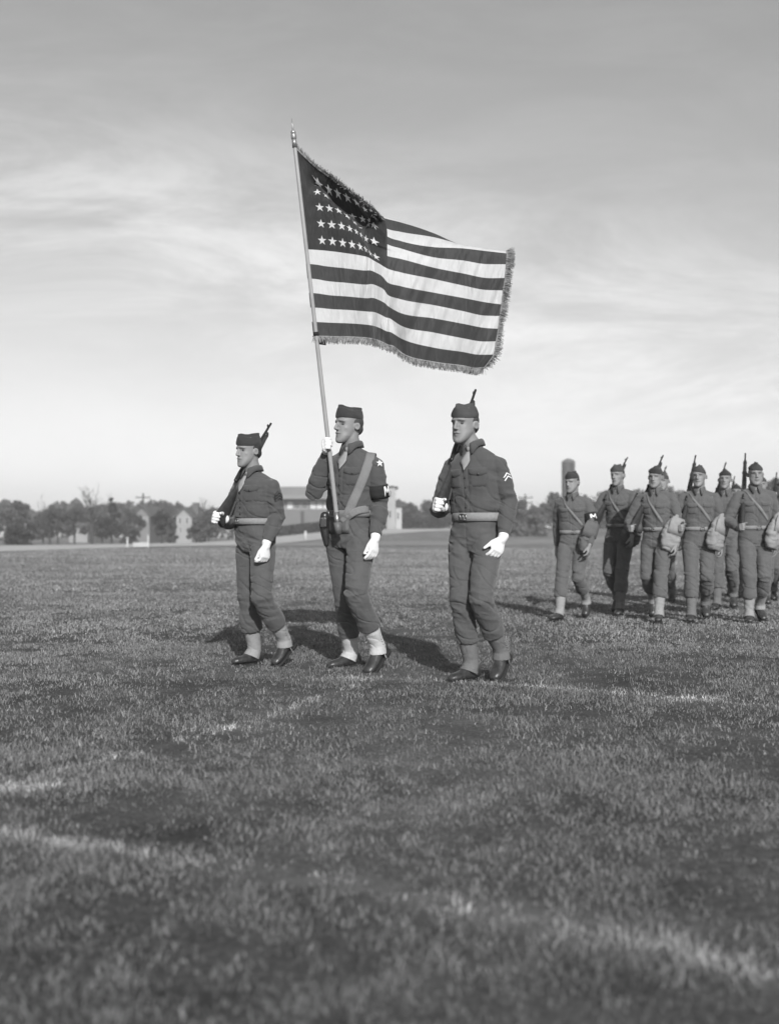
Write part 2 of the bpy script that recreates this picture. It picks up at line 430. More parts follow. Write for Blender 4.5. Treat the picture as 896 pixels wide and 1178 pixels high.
def ribbon(mb, sf, pts, w, off=.004, th=.003, nn=3):
    "pts: list of (point, inward dir); strap laid on the surface"
    hit = []
    for p, d in pts:
        q, _ = sf.hit(p, d, off); hit.append((q, V(d).normalized()))
    rows, tk = [], []
    for i, (q, d) in enumerate(hit):
        t = (hit[min(i + 1, len(hit) - 1)][0] - hit[max(i - 1, 0)][0]).normalized(); s = t.cross(d).normalized()
        row = []
        for j in range(nn):
            x = (j / (nn - 1) - .5) * w
            row.append(q + s * x)
        rows.append(row); tk.append([-d * th] * nn)
    mb.grid(rows, tk)
def lerp_dense(pts, n):
    out = []
    m = len(pts) - 1
    for i in range(n + 1):
        t = i / n * m; k = min(int(t), m - 1); f = t - k
        def g(i_): return pts[max(0, min(m, i_))]
        r = []
        for e in (0, 1):
            a, b, c, d = (V(g(k - 1)[e]), V(g(k)[e]), V(g(k + 1)[e]), V(g(k + 2)[e]))
            r.append(.5 * ((2 * b) + (c - a) * f + (2 * a - 5 * b + 4 * c - d) * f * f + (3 * b - a - 3 * c + d) * f ** 3))
        out.append((r[0], r[1]))
    return out

def hand(mb, w, x, y, s, curl, thick=1.0, thumb=(.5, .8, .35), tcurl=.5, spread=.04, z=None):
    "w wrist, x finger direction, y toward the thumb; the fingers close toward z (the palm side)"
    x = x.normalized(); y = (y - x * y.dot(x)).normalized(); z = z if z is not None else x.cross(y)
    z = (z - x * z.dot(x) - y * z.dot(y)).normalized()
    def p(a, b, c): return w + (x * a + y * b + z * c) * s
    mb.ring_loft([(p(-.035, 0, 0), y * .026 * s, z * .02 * s), (p(.0, 0, 0), y * .028 * s, z * .021 * s), (p(.03, .002, .002), y * .038 * s, z * .021 * s),
                  (p(.065, 0, .002), y * .043 * s * thick, z * .018 * s), (p(.09, 0, .001), y * .042 * s * thick, z * .015 * s), (p(.098, 0, .001), y * .036 * s, z * .009 * s)], 16, .85)
    for i, (by, L) in enumerate(((.031, .071), (.0105, .08), (-.0105, .074), (-.031, .058))):
        a = p(.088, by, 0); ang = 0; pts = [p(.06, by * .9, 0), a]; c = curl[i] if isinstance(curl, (list, tuple)) else curl
        sd = (1.5 - i) * spread
        for f, cc in ((.45, .8), (.3, 1.1), (.25, .7)):
            ang += c * cc
            d = x * math.cos(ang) + z * math.sin(ang) + y * sd
            pts.append(pts[-1] + d.normalized() * L * f * s)
        r = .0098 * thick * s
        mb.tube(pts, [r, r * 1.04, r, r * .95, r * .82], 10)
    t0 = p(.018, .02, .004); d = (x * thumb[0] + y * thumb[1] + z * thumb[2]).normalized()
    t1 = t0 + d * .048 * s; d2 = (d * .8 + x * tcurl * 1.0 + z * tcurl * .3 - y * tcurl * .3).normalized(); t2 = t1 + d2 * .033 * s; t3 = t2 + (d2 + z * tcurl * .4).normalized() * .026 * s
    mb.tube([t0, t1, t2, t3], [.016 * s, .0135 * s * thick, .012 * s, .0095 * s], 10)

def head_frame(c, yaw, pitch=0, roll=0):
    "facing (-sin yaw, -cos yaw); returns function local->place"
    R = Matrix.Rotation(-yaw, 3, 'Z') @ Matrix.Rotation(pitch, 3, 'X') @ Matrix.Rotation(roll, 3, 'Y')
    return R
def build_person(root_label, J, k=1.0, vox=.005, style=None, group=None):
    """J: joints in the place. style: dict of what he wears."""
    S = dict(leg=0, gloves=True, tie=True, hair=True, face=1.0, cap_tilt=.06, jaw=1.0)
    S.update(style or {})
    A = (J['shL'] - J['shR']).normalized(); U = (J['neck'] - J['belt']).normalized(); A = (A - U * A.dot(U)).normalized(); F = A.cross(U)
    Ap = (J['hipL'] - J['hipR']).normalized(); Fp = Ap.cross(V((0, 0, 1))).normalized()
    base = V(((J['belt'].x + J['hipL'].x + J['hipR'].x) / 3, (J['belt'].y + J['hipL'].y + J['hipR'].y) / 3, 0))
    root = thing('person', base, math.atan2(F.x, -F.y), root_label, 'person', group)
    out = {'root': root}
    # ---- torso section
    TR = [(-.02, .150, .112, 0), (.03, .155, .118, 0), (.09, .168, .127, .0), (.18, .169, .128, .0), (.32, .166, .124, 0), (.52, .176, .128, .004), (.68, .182, .126, .004), (.80, .176, .112, -.002), (.90, .140, .088, -.008), (.965, .085, .068, -.006), (1.0, .060, .058, 0)]
    BL = S.get('broad', 1.0)
    def trunk(h):
        hs = [t[0] for t in TR]; a = np.interp(h, hs, [t[1] for t in TR]); b = np.interp(h, hs, [t[2] for t in TR]); o = np.interp(h, hs, [t[3] for t in TR])
        A_ = (Ap * (1 - h) + A * h).normalized(); A_ = (A_ - U * A_.dot(U)).normalized(); F_ = A_.cross(U)
        c = J['belt'] + (J['neck'] - J['belt']) * h + F_ * o * k
        return c, A_ * a * k * BL, F_ * b * k
    def chest_pt(h, ang):
        "ang measured from straight ahead, positive to his left"
        c, a, f = trunk(h); d = a * math.sin(ang) + f * math.cos(ang)
        return c + d, -(a.normalized() * math.sin(ang) + f.normalized() * math.cos(ang)).normalized()
    # ---- body: one continuous figure
    hc = J['head']; R = head_frame(hc, J['yaw'], J.get('pitch', 0), J.get('roll', 0)); hk = k * J.get('hk', 1.0); ns = S.get('nose', 1.0); fl_ = S.get('full', 1.0)
    X, Y, Z = (R @ V((1, 0, 0))), (R @ V((0, 1, 0))), (R @ V((0, 0, 1)))
    def hp(x, y, z): return hc + (X * x + Y * y + Z * z) * hk
    b = MB(); q = hk
    jw = S['jaw']
    prof = [(-.119, .016, -.078, -.046), (-.114, .026, -.088, -.030), (-.104, .038 * jw, -.092, -.012), (-.090, .0485 * jw, -.0905, .006), (-.072, .0575 * jw, -.0865, .026), (-.052, .062 * jw * fl_, -.0845, .048), (-.028, .065 * fl_, -.084, .070),
            (0, .0675, -.0825, .088), (.030, .0715, -.0855, .100), (.055, .0725, -.083, .103), (.080, .064, -.066, .093), (.100, .047, -.044, .070), (.112, .028, -.022, .046), (.117, .012, .0, .026)]
    b.ring_loft([(hp(0, (yf + yb) / 2, z_), X * xw * q, Y * (yb - yf) / 2 * q) for z_, xw, yf, yb in prof], 32, .93)
    for sx in (-1, 1):
        b.ball(hp(.037 * sx, -.0445, -.020), X * .021 * q, Y * .022 * q, Z * .026 * q)
        b.ball(hp(.083 * sx, .018, -.004), (X * .009 + Y * .004 * sx) * q, (Y * .016 + X * .009 * sx) * q, Z * .028 * q, 12, 8)
        b.ball(hp(.068 * sx, .014, -.004), X * .014 * q, Y * .014 * q, Z * .022 * q, 12, 8)
        b.ball(hp(.010 * sx, -.093, -.028), X * .008 * q, Y * .010 * q, Z * .007 * q, 10, 6)
    b.tube([hp(-.046, -.067, .026), hp(-.022, -.083, .031), hp(.022, -.083, .031), hp(.046, -.067, .026)], [.008 * q, .0085 * q, .0085 * q, .008 * q], 10)
    b.tube([hp(0, -.083, .02), hp(0, -.083 - .014 * ns, -.004), hp(0, -.083 - .023 * ns, -.022)], [.009 * q, .0095 * q, .0115 * q], 10)
    b.tube([hp(-.024, -.076, -.054), hp(-.01, -.089, -.052), hp(.01, -.089, -.052), hp(.024, -.076, -.054)], [.006 * q, .0085 * q, .0085 * q, .006 * q], 8)
    b.tube([hp(-.018, -.078, -.064), hp(0, -.088, -.066), hp(.018, -.078, -.064)], [.006 * q, .009 * q, .006 * q], 8)
    b.ball(hp(0, -.080, -.099), X * .018 * q, Y * .015 * q, Z * .015 * q)
    nb = J['neck']
    b.tube([hp(0, .022, -.03), hp(0, .018, -.08), nb + U * .0 - F * .0, nb - U * .06], [.059 * q, .060 * q, .062 * k, .070 * k], 18)
    b.ring_loft([(trunk(h)[0], trunk(h)[1] * .82, trunk(h)[2] * .8) for h in (.0, .2, .4, .6, .75, .85, .93)], 20)
    b.ring_loft([(J['belt'], Ap * .12 * k, Fp * .09 * k), ((J['hipL'] + J['hipR']) / 2, Ap * .14 * k, Fp * .1 * k), ((J['hipL'] + J['hipR']) / 2 - V((0, 0, .06)), Ap * .12 * k, Fp * .09 * k)], 16)
    for s in 'LR':
        b.tube([J['neck'] - U * .05, J['sh' + s]], [.05 * k, .05 * k], 12)
        b.tube([J['sh' + s], J['el' + s], J['wr' + s]], [.052 * k, .042 * k, .027 * k], 12)
        b.tube([J['hip' + s], J['kn' + s], J['an' + s]], [.075 * k, .05 * k, .038 * k], 12)
        ft = J['foot' + s]; b.tube([J['an' + s] - V((0, 0, .02)), J['an' + s] + ft[0] * .12 * k - ft[1] * .045 * k], [.026 * k, .012 * k], 10)
    hands = {}
    for s in 'LR':
        H = J['hand' + s]; hb = MB()
        if not S['gloves']: hb = b
        hand(hb, J['wr' + s] + (H['x'].normalized()) * .02 * k, H['x'], H['y'], k * (1.0 if S['gloves'] else 1.0), H['curl'], 1.16 if S['gloves'] else 1.0, H.get('thumb', (.5, .8, .35)), H.get('tc', .5), H.get('spread', .04), H.get('z'))
        if S['gloves']:
            f = (J['wr' + s] - J['el' + s]).normalized()
            hb.tube([J['wr' + s] - f * .05 * k, J['wr' + s] + f * .01 * k, J['wr' + s] + H['x'].normalized() * .03 * k], [.034 * k, .034 * k, .030 * k], 14)
            hands[s] = hb
            hand(b, J['wr' + s] + (H['x'].normalized()) * .02 * k, H['x'], H['y'], k * .93, H['curl'], .85, H.get('thumb', (.5, .8, .35)), H.get('tc', .5), H.get('spread', .04), H.get('z'))
    me = fuse(b, vox * .85, 3, 'body')
    c = co(me); loc = (c - np.array(hc)) @ np.array([list(X), list(Y), list(Z)]).T / hk
    tint = np.ones(len(c)); push = np.zeros_like(c)
    for sx in (-1, 1):
        g = np.exp(-(((loc[:, 0] - sx * .031) / .014) ** 2 + ((loc[:, 1] + .078) / .03) ** 2 + ((loc[:, 2] - .008) / .009) ** 2))
        push += g[:, None] * np.array(Y) * .009 * hk
        g2 = np.exp(-(((loc[:, 0] - sx * .031) / .011) ** 2 + ((loc[:, 2] - .006) / .0045) ** 2)) * (loc[:, 1] < -.04)
        tint *= 1 - .7 * g2 * S['face']
        g3 = np.exp(-(((loc[:, 0] - sx * .030) / .018) ** 2 + ((loc[:, 2] - .026 - .12 * (.03 - np.abs(loc[:, 0] - 0)).clip(-.02, .02)) / .0048) ** 2)) * (loc[:, 1] < -.04)
        tint *= 1 - .6 * g3 * S['face']
        g4 = np.exp(-(((loc[:, 0] - sx * .045) / .012) ** 2 + ((loc[:, 2] + .045) / .022) ** 2 + ((loc[:, 1] + .05) / .03) ** 2))
        push += g4[:, None] * np.array(Y * .6 - X * sx * .5) * .002 * hk
        tint *= 1 - .35 * np.exp(-(((loc[:, 0] - sx * .008) / .004) ** 2 + ((loc[:, 2] + .033) / .004) ** 2)) * (loc[:, 1] < -.06)
    lip = np.exp(-((loc[:, 0] / .024) ** 4 + ((loc[:, 2] + .058) / .009) ** 2)) * (loc[:, 1] < -.05)
    tint *= 1 - .22 * lip
    mouth = np.exp(-((loc[:, 0] / .024) ** 4 + ((loc[:, 2] + .0585) / .0028) ** 2)) * (loc[:, 1] < -.05)
    tint *= 1 - .55 * mouth; push += mouth[:, None] * np.array(Y) * .004 * hk
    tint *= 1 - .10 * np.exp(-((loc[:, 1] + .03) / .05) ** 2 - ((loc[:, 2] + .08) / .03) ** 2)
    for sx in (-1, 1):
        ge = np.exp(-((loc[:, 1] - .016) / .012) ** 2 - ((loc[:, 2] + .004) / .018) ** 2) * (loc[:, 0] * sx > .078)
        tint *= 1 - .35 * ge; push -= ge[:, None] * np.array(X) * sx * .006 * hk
    setco(me, c + push); put_attr(me, 'tint', tint)
    me.polygons.foreach_set('use_smooth', [True] * len(me.polygons))
    body = obj('body', me, M_skin, root)
    # eyes
    if S['face'] > .5 and vox < .006:
        for sx in (-1, 1):
            e = MB(); e.ball(hp(.031 * sx, -.0615, .006), X * .0115 * q, Y * .0115 * q, Z * .0105 * q, 12, 8)
            obj('eye', e, mat('eye', .05, .25, .1, 5), body)
    # hair: cap of short hair showing behind and below the side cap
    hb = MB(); hb.ball(hp(0, .027, .028), X * .0755 * q, Y * .087 * q, Z * .072 * q, 26, 16)
    hb.ball(hp(0, .055, -.012), X * .062 * q, Y * .058 * q, Z * .05 * q, 20, 12)
    for sx in (): hb.tube([hp(.072 * sx, -.008, .03), hp(.0735 * sx, -.004, .008)], [.009 * q, .006 * q], 8, flat=.6)
    hm = fuse(hb, vox * .9, 2, 'hair'); obj('hair', hm, S.get('hair_mat', M_hair), root)
    # ---- side cap
    cb = MB(); tl = S['cap_tilt']; roll = S.get('cap_roll', .12)
    Rc = Matrix.Rotation(roll, 3, Y) @ Matrix.Rotation(tl, 3, X)
    Xc, Yc, Zc = Rc @ X, Rc @ Y, Rc @ Z; c0 = hp(0, .009, .0565)
    rings = []
    for h in (0, .15, .3, .45, .6, .72, .84, .93, 1.0):
        wx = (.0735 * (1 - h ** 1.2) + .005) * q; wy = (.0955 + .002 * h) * q
        rings.append((c0 + Zc * (.080 * h) * q, Xc * wx, Yc * wy * 1.03))
    b0 = len(cb.v); cb.ring_loft(rings, 32, 1.15)
    cb.ring_loft([(c0 + Zc * (-.006) * q, Xc * .0765 * q, Yc * .0985 * q), (c0 + Zc * .012 * q, Xc * .076 * q, Yc * .0995 * q), (c0 + Zc * .024 * q, Xc * .0695 * q, Yc * .100 * q), (c0 + Zc * .040 * q, Xc * .0555 * q, Yc * .1005 * q), (c0 + Zc * .054 * q, Xc * .040 * q, Yc * .1005 * q), (c0 + Zc * .058 * q, Xc * .032 * q, Yc * .098 * q)], 32, .9)
    cm_ = fuse(cb, vox * .8, 1, 'cap'); cc = co(cm_); lc = (cc - np.array(c0)) @ np.array([list(Xc), list(Yc), list(Zc)]).T / hk
    tt = np.clip(lc[:, 2] / .078, 0, 1.1)
    dz_ = (.005 * (lc[:, 1] / .1) ** 2 - .002 - .003 * np.exp(-((lc[:, 1] + .01) / .035) ** 2)) * tt ** 2 + .004 * vnoise(lc * 30, 3) * tt
    setco(cm_, cc + dz_[:, None] * np.array(Zc) * hk + (vnoise(lc * 22, 5) * .002 * hk)[:, None] * np.array(Xc))
    cap = obj('cap', cm_, S.get('cap_mat', M_cap), root)
    # piping edge of the turned-up curtain
    # ---- shirt
    b = MB(); b.ring_loft([trunk(h) for h in (-.02, .03, .09, .18, .32, .45, .52, .6, .68, .74, .80, .85, .90, .94, .965, 1.0)], 28, .93)
    slv = S.get('sleeve', 1.0)
    for s in 'LR':
        sh, el, wr = J['sh' + s], J['el' + s], J['wr' + s]
        b.tube([J['neck'] - U * .025 * k, (J['neck'] - U * .045 * k) * .45 + (sh + U * .014 * k) * .55, sh + (sh - J['neck']).normalized() * .008], [.052 * k, .054 * k, .056 * k], 14)
        m1 = sh.lerp(el, .5) + U * 0; f1 = (el - sh).normalized(); f2 = (wr - el).normalized(); bend = (f1 - f2)
        b.tube([sh + f1 * .012, sh.lerp(el, .3), m1, sh.lerp(el, .8), el + bend * .006, el.lerp(wr, .25), el.lerp(wr, .6), wr - f2 * .028 * k],
               [.058 * k, .066 * k * slv, .065 * k * slv, .062 * k * slv, .060 * k * slv, .059 * k * slv, .050 * k, .040 * k], 18)
        b.tube([wr - f2 * .055 * k, wr - f2 * .02 * k, wr - f2 * .004 * k], [.041 * k, .0395 * k, .0385 * k], 16, round_caps=False)
    me = fuse(b, vox, 3, 'shirt')
    spots = [(J['elL'], .12, .008), (J['elR'], .12, .008), (trunk(.2)[0] + trunk(.2)[2], .12, .004), (trunk(.2)[0] + trunk(.2)[1], .12, .005), (trunk(.2)[0] - trunk(.2)[1], .12, .005),
             (J['shL'] - U * .08 - A * .03, .10, .006), (J['shR'] - U * .08 + A * .03, .10, .006), (J['elL'].lerp(J['wrL'], .6), .12, .004), (J['elR'].lerp(J['wrR'], .6), .12, .004)]
    folds(me, k, spots, .0030, S.get('seed', 1))
    # armscye seam
    c = co(me); n_ = nrm(me); dis = np.zeros(len(c))
    for s, sg in (('L', 1), ('R', -1)):
        o_ = np.array(J['sh' + s] - A * sg * .028 * k); t_ = ((c - o_) @ np.array((A * sg - U * .12).normalized())); rad = np.linalg.norm(c - np.array(J['sh' + s]), axis=1)
        dis += -.0025 * k * np.exp(-(t_ / .006) ** 2) * (rad < .13 * k)
    c2 = (c - np.array(J['belt'])); hh = c2 @ np.array(U); la = c2 @ np.array(A); lf = c2 @ np.array(F)
    dis += -.0035 * k * np.exp(-((np.abs(la) - .018 * k) / .005) ** 2) * (lf > 0) * (hh > .02) * (hh < .42 * k)
    setco(me, c + n_ * dis[:, None])
    shirt = obj('shirt', me, S.get('shirt_mat', M_shirt), root)
    me_w = me.copy(); me_w.transform(world_of(root)); sf = Surf(me_w)
    out['sf'] = sf; out['trunk'] = trunk; out['chest'] = chest_pt; out['frame'] = (A, U, F)
    # pockets with flaps
    fine = vox < .006
    for sg in (-1, 1):
        pc, pd = chest_pt(.55, sg * .52); u = (U - pd * U.dot(pd)).normalized(); r = u.cross(-pd).normalized() if False else (-pd).cross(u).normalized() * -1
        w, h = .056 * k, .060 * k
        pb = MB(); patch(pb, sf, pc, r, u, pd, lambda a, b_: ((a - .5) * 2 * w * (1 - .12 * (b_ < .1)), (b_ - .5) * 2 * h), .001, .0018)
        po = obj('pocket', pb, S.get('shirt_mat', M_shirt), shirt)
        fb = MB(); patch(fb, sf, pc + u * (h + .0), r, u, pd, lambda a, b_: ((a - .5) * 2.12 * w, (b_ - 1) * .040 * k * (1 + .38 * math.sin(math.pi * a) ** 1) + .004), .004, .0032, 9, 4)
        obj('pocket_flap', fb, S.get('shirt_mat', M_shirt), shirt)
        if fine:
            bt = MB(); bq, _ = sf.hit(pc + u * (h - .038 * k), pd, .011); bt.ball(bq, r * .007, u * .007, pd * .0025, 10, 6); obj('button', bt, M_hol, shirt)
    if fine:
        for h in (.14, .28, .42, .56, .70):
            pc, pd = chest_pt(h, 0); bq, _ = sf.hit(pc, pd, .003); bt = MB(); bt.ball(bq, A * .0065, U * .0065, pd * .0025, 10, 6); obj('button', bt, M_hol, shirt)
    # collar: a standing band folded over, two points in front
    cb = MB(); rows = [[], [], [], []]; tk = [[], [], [], []]; nn = 33; gap = .16
    cN = J['neck'] + U * .020 * k + F * .006 * k; Rn = .0635 * k
    for i in range(nn):
        ph = gap + (2 * math.pi - 2 * gap) * i / (nn - 1); fr = math.cos(ph)          # 1 in front
        d = F * math.cos(ph) + A * math.sin(ph)
        pt = max(0, math.exp(-((min(i, nn - 1 - i)) / 2.6) ** 2))
        lift = .036 * k - .020 * k * max(fr, 0) ** 2
        rows[0].append(cN + d * (Rn - .004 * k) + U * (-.02 * k)); rows[1].append(cN + d * Rn + U * lift); rows[2].append(cN + d * (Rn + .008 * k) + U * (lift - .012 * k))
        sl_ = .030 * k + .042 * k * pt
        side = A * (.014 * k * pt * (1 if math.sin(ph) > 0 else -1))
        rows[3].append(cN + d * (Rn + (.016 + .018 * pt) * k) + U * (lift - .012 * k - sl_) + side)
        for t_ in tk: t_.append(-d * .003)
    # keep the fall on top of the shirt
    fixed = []
    for p in rows[3]:
        d_ = (p - (J['neck'] - U * .10 * k)).normalized(); q_, _ = sf.hit(p, -d_, .007)
        fixed.append(q_ if (q_ - p).length < .03 and (q_ - p).dot(d_) > 0 else p)
    rows[3] = fixed
    cb.grid(rows, tk); obj('collar', cb, S.get('shirt_mat', M_shirt), shirt)
    # tie
    if S['tie']:
        tb = MB(); kc = J['neck'] + F * .066 * k - U * .012 * k
        tb.ring_loft([(kc + U * .014 * k, A * .017 * k, F * .011 * k), (kc, A * .016 * k, F * .012 * k), (kc - U * .018 * k, A * .010 * k, F * .009 * k)], 12, .8)
        rows, tk = [], []
        for i in range(9):
            t = i / 8; w = (.012 + .022 * min(t / .5, 1)) * k if t < .55 else .034 * k * (1 - t) / .45 + .0005
            cpt = kc - U * (.016 + .125 * t) * k; row = []
            for j in range(5):
                p = cpt + A * w * (j / 2 - 1); q_, _ = sf.hit(p, -F, .012 + .004 * (1 - abs(j / 2 - 1)), .11)
                row.append(q_)
            rows.append(row); tk.append([F * .003] * 5)
        tb.grid(rows, tk); obj('necktie', tb, M_tie, root)
    else:    # open neck with undershirt
        pass
    # ---- trousers
    b = MB(); hm = (J['hipL'] + J['hipR']) / 2; up = V((0, 0, 1)); dn = (J['belt'] - hm)
    b.ring_loft([(J['belt'] + dn.normalized() * .03 * k, Ap * .150 * k * BL, Fp * .112 * k), (J['belt'], Ap * .154 * k * BL, Fp * .114 * k), (J['belt'].lerp(hm, .5), Ap * .163 * k * BL, Fp * .122 * k), (hm + up * .02 * k, Ap * .172 * k * BL, Fp * .124 * k - 0 * Fp),
                 (hm - up * .05 * k, Ap * .166 * k * BL, Fp * .118 * k), (hm - up * .10 * k, Ap * .120 * k, Fp * .095 * k)], 26, .92)
    blouse = S.get('blouse', {}); 
    for s in 'LR':
        hp_, kn, an = J['hip' + s], J['kn' + s], J['an' + s]; sh_ = (an - kn).normalized(); hem = S.get('hem', {}).get(s, .13) * k
        e = an - sh_ * hem; bl = blouse.get(s, 0)
        t1 = (kn - hp_).normalized()
        b.tube([hp_ + Ap * mirrored(s) * .0 - up * .01, hp_.lerp(kn, .25), hp_.lerp(kn, .55), hp_.lerp(kn, .85), kn, kn.lerp(e, .3), kn.lerp(e, .65), e - sh_ * .012, e],
               [.088 * k, .093 * k, .086 * k, .077 * k, .075 * k, .073 * k, (.073 + .010 * bl) * k, (.073 + .006 * bl) * k, (.073 - .004 * bl) * k], 20, round_caps=False)
    me = fuse(b, vox, 3, 'trousers')
    spots = [(J['knL'], .15, .011), (J['knR'], .14, .008), (hm - up * .08 + Fp * .1, .12, .008), (J['hipL'] + Fp * .08 - up * .03, .1, .007), (J['hipR'] + Fp * .08 - up * .03, .1, .006),
             (J['anL'].lerp(J['knL'], .45), .12, .006), (J['anR'].lerp(J['knR'], .45), .12, .006)]
    folds(me, k, [(a_, b_, c_ * 1.25) for a_, b_, c_ in spots], .0026, S.get('seed', 1) + 20)
    # fly seam
    c = co(me); n_ = nrm(me); c2 = c - np.array(hm); la = c2 @ np.array(Ap); lf = c2 @ np.array(Fp); hh = c2[:, 2]
    setco(me, c - n_ * (.0035 * np.exp(-(la / .005) ** 2) * (lf > 0) * (hh > -.12))[:, None])
    tr = obj('trousers', me, S.get('trouser_mat', M_trous), root)
    me_w = me.copy(); me_w.transform(world_of(root)); sft = Surf(me_w); out['sft'] = sft
    # belt
    bb = MB(); rows, tk = [], []
    bh = S.get('belt_h', .044) * k; both = Surf(me_w, [(lambda m_: (m_.transform(world_of(root)), m_)[1])(shirt.data.copy())])
    nb_ = 40; Ub = U
    for r_ in range(3):
        row, t_ = [], []
        for i in range(nb_):
            ph = 2 * math.pi * i / nb_; d = (Fp * math.cos(ph) + Ap * math.sin(ph)); zz_ = (r_ / 2 - .5) * bh
            row.append(J['belt'] + Ub * zz_ + Ap * math.sin(ph) * .171 * k * BL + Fp * math.cos(ph) * .131 * k); t_.append(-d * .004)
        rows.append(row); tk.append(t_)
    bb.grid(rows, tk, close=True)
    belt = obj('belt', bb, S.get('belt_mat', M_web), root)
    bk = MB(); bc = J['belt'] + Fp * .136 * k + Ap * S.get('buckle_x', .01)
    for (ca, cu, wa, wu) in ((-.022, 0, .003, .020), (.022, 0, .003, .020), (0, .018, .024, .003), (0, -.018, .024, .003), (.0, 0, .002, .02)):
        bk.box(bc + Ap * ca * k + Ub * cu * k, Ap * wa * k, Ub * wu * k, Fp * .003 * k)
    obj('buckle', bk, M_brass, belt)
    # belt loops
    # ---- leggings and boots
    for s in 'LR':
        kn, an = J['kn' + s], J['an' + s]; sh_ = (an - kn).normalized(); f, u = J['foot' + s]; f = f.normalized(); u = (u - f * u.dot(f)).normalized(); sd = f.cross(u)
        hem = S.get('hem', {}).get(s, .13) * k
        lb = MB(); 
        lb.tube([an - sh_ * (hem + .04 * k), an - sh_ * hem * .75, an - sh_ * .05 * k, an - sh_ * .01 + f * .006 * k, an - u * .040 * k + f * .034 * k],
                [.060 * k, .058 * k, .051 * k, .053 * k, .062 * k], 18, round_caps=False)
        lm = fuse(lb, vox * .9, 2, 'legging'); folds(lm, k, [(an - sh_ * .05, .12, .003)], .0012, S.get('seed', 1) + 40 + ord(s))
        lg = obj('legging', lm, M_leg[S['leg']], root)
        if fine:
            sb = MB()
            for i in range(7):       # lacing up the outer side
                oc = an - sh_ * (.005 + .022 * i) * k + (sd * (1 if s == 'L' else -1) * -1) * 0
                side = (J['hip' + s] - J['hip' + ('R' if s == 'L' else 'L')]).normalized(); side = (side - sh_ * side.dot(sh_)).normalized()
                fw = sh_.cross(side)
                sb.tube([oc + side * .055 * k - fw * .010, oc + side * .057 * k + sh_ * .01, oc + side * .055 * k + fw * .010], [.0022] * 3, 5)
            obj('lacing', sb, M_leg[min(S['leg'], 1)], lg)
            sb = MB(); sb.tube([an - u * .03 * k + side * .052 * k + f * .03 * k, an - u * .085 * k + side * .042 * k + f * .02 * k], [.005, .005], 6); obj('strap', sb, M_leg[min(S['leg'], 1)], lg)
        kb = MB(); sole_z = -.100 * k
        prof = [(-.074, .030, .012, .012), (-.068, .042, .032, .024), (-.05, .050, .048, .031), (-.01, .056, .056, .034), (.04, .048, .048, .036), (.075, .038, .038, .040), (.11, .031, .031, .044), (.145, .028, .028, .044), (.175, .026, .026, .039), (.195, .023, .020, .030), (.205, .020, .012, .016)]
        kb.ring_loft([(an + f * a * k + u * (sole_z + .016 * k + zc * k), sd * hw * k, u * hh_ * k) for a, zc, hh_, hw in prof], 18, .95)
        kb.tube([an - u * .04 * k, an + u * .0 - sh_ * .03 * k], [.045 * k, .045 * k], 14)
        km = fuse(kb, vox * .8, 2, 'boot'); bo = obj('boot', km, M_boot, root)
        ob = MB(); ob.ring_loft([(an + f * a * k + u * (sole_z + .009 * k), sd * (hw + .005) * k, u * .009 * k) for a, zc, hh_, hw in prof], 16, .6)
        ob.ring_loft([(an + f * a * k + u * (sole_z + .0 * k), sd * (hw + .002) * k, u * .014 * k) for a, zc, hh_, hw in prof[:4]], 16, .6)
        obj('sole', ob, M_sole, bo)
    for s, hb in hands.items():
        gm = fuse(hb, .0042, 2, 'glove'); obj('glove', gm, M_glove, root)
    out['J'] = J; out['F'] = F; out['A'] = A; out['U'] = U; out['k'] = k
    return out
def sub(out, name, mb, m, parent=None):
    return obj(name, mb, m, parent or out['root'])
def child(out, nm):
    for c in out['root'].children:
        if c.name.split('.')[0] == nm: return c
def foot_frame(toe, an, pitch=0, k=1):
    "direction from ankle to toe on the ground plane and pitch (toe down positive)"
    d = toe - an; d.z = 0; d.normalize(); f = d * math.cos(pitch) - V((0, 0, 1)) * math.sin(pitch); u = d * math.sin(pitch) + V((0, 0, 1)) * math.cos(pitch)
    return f, u
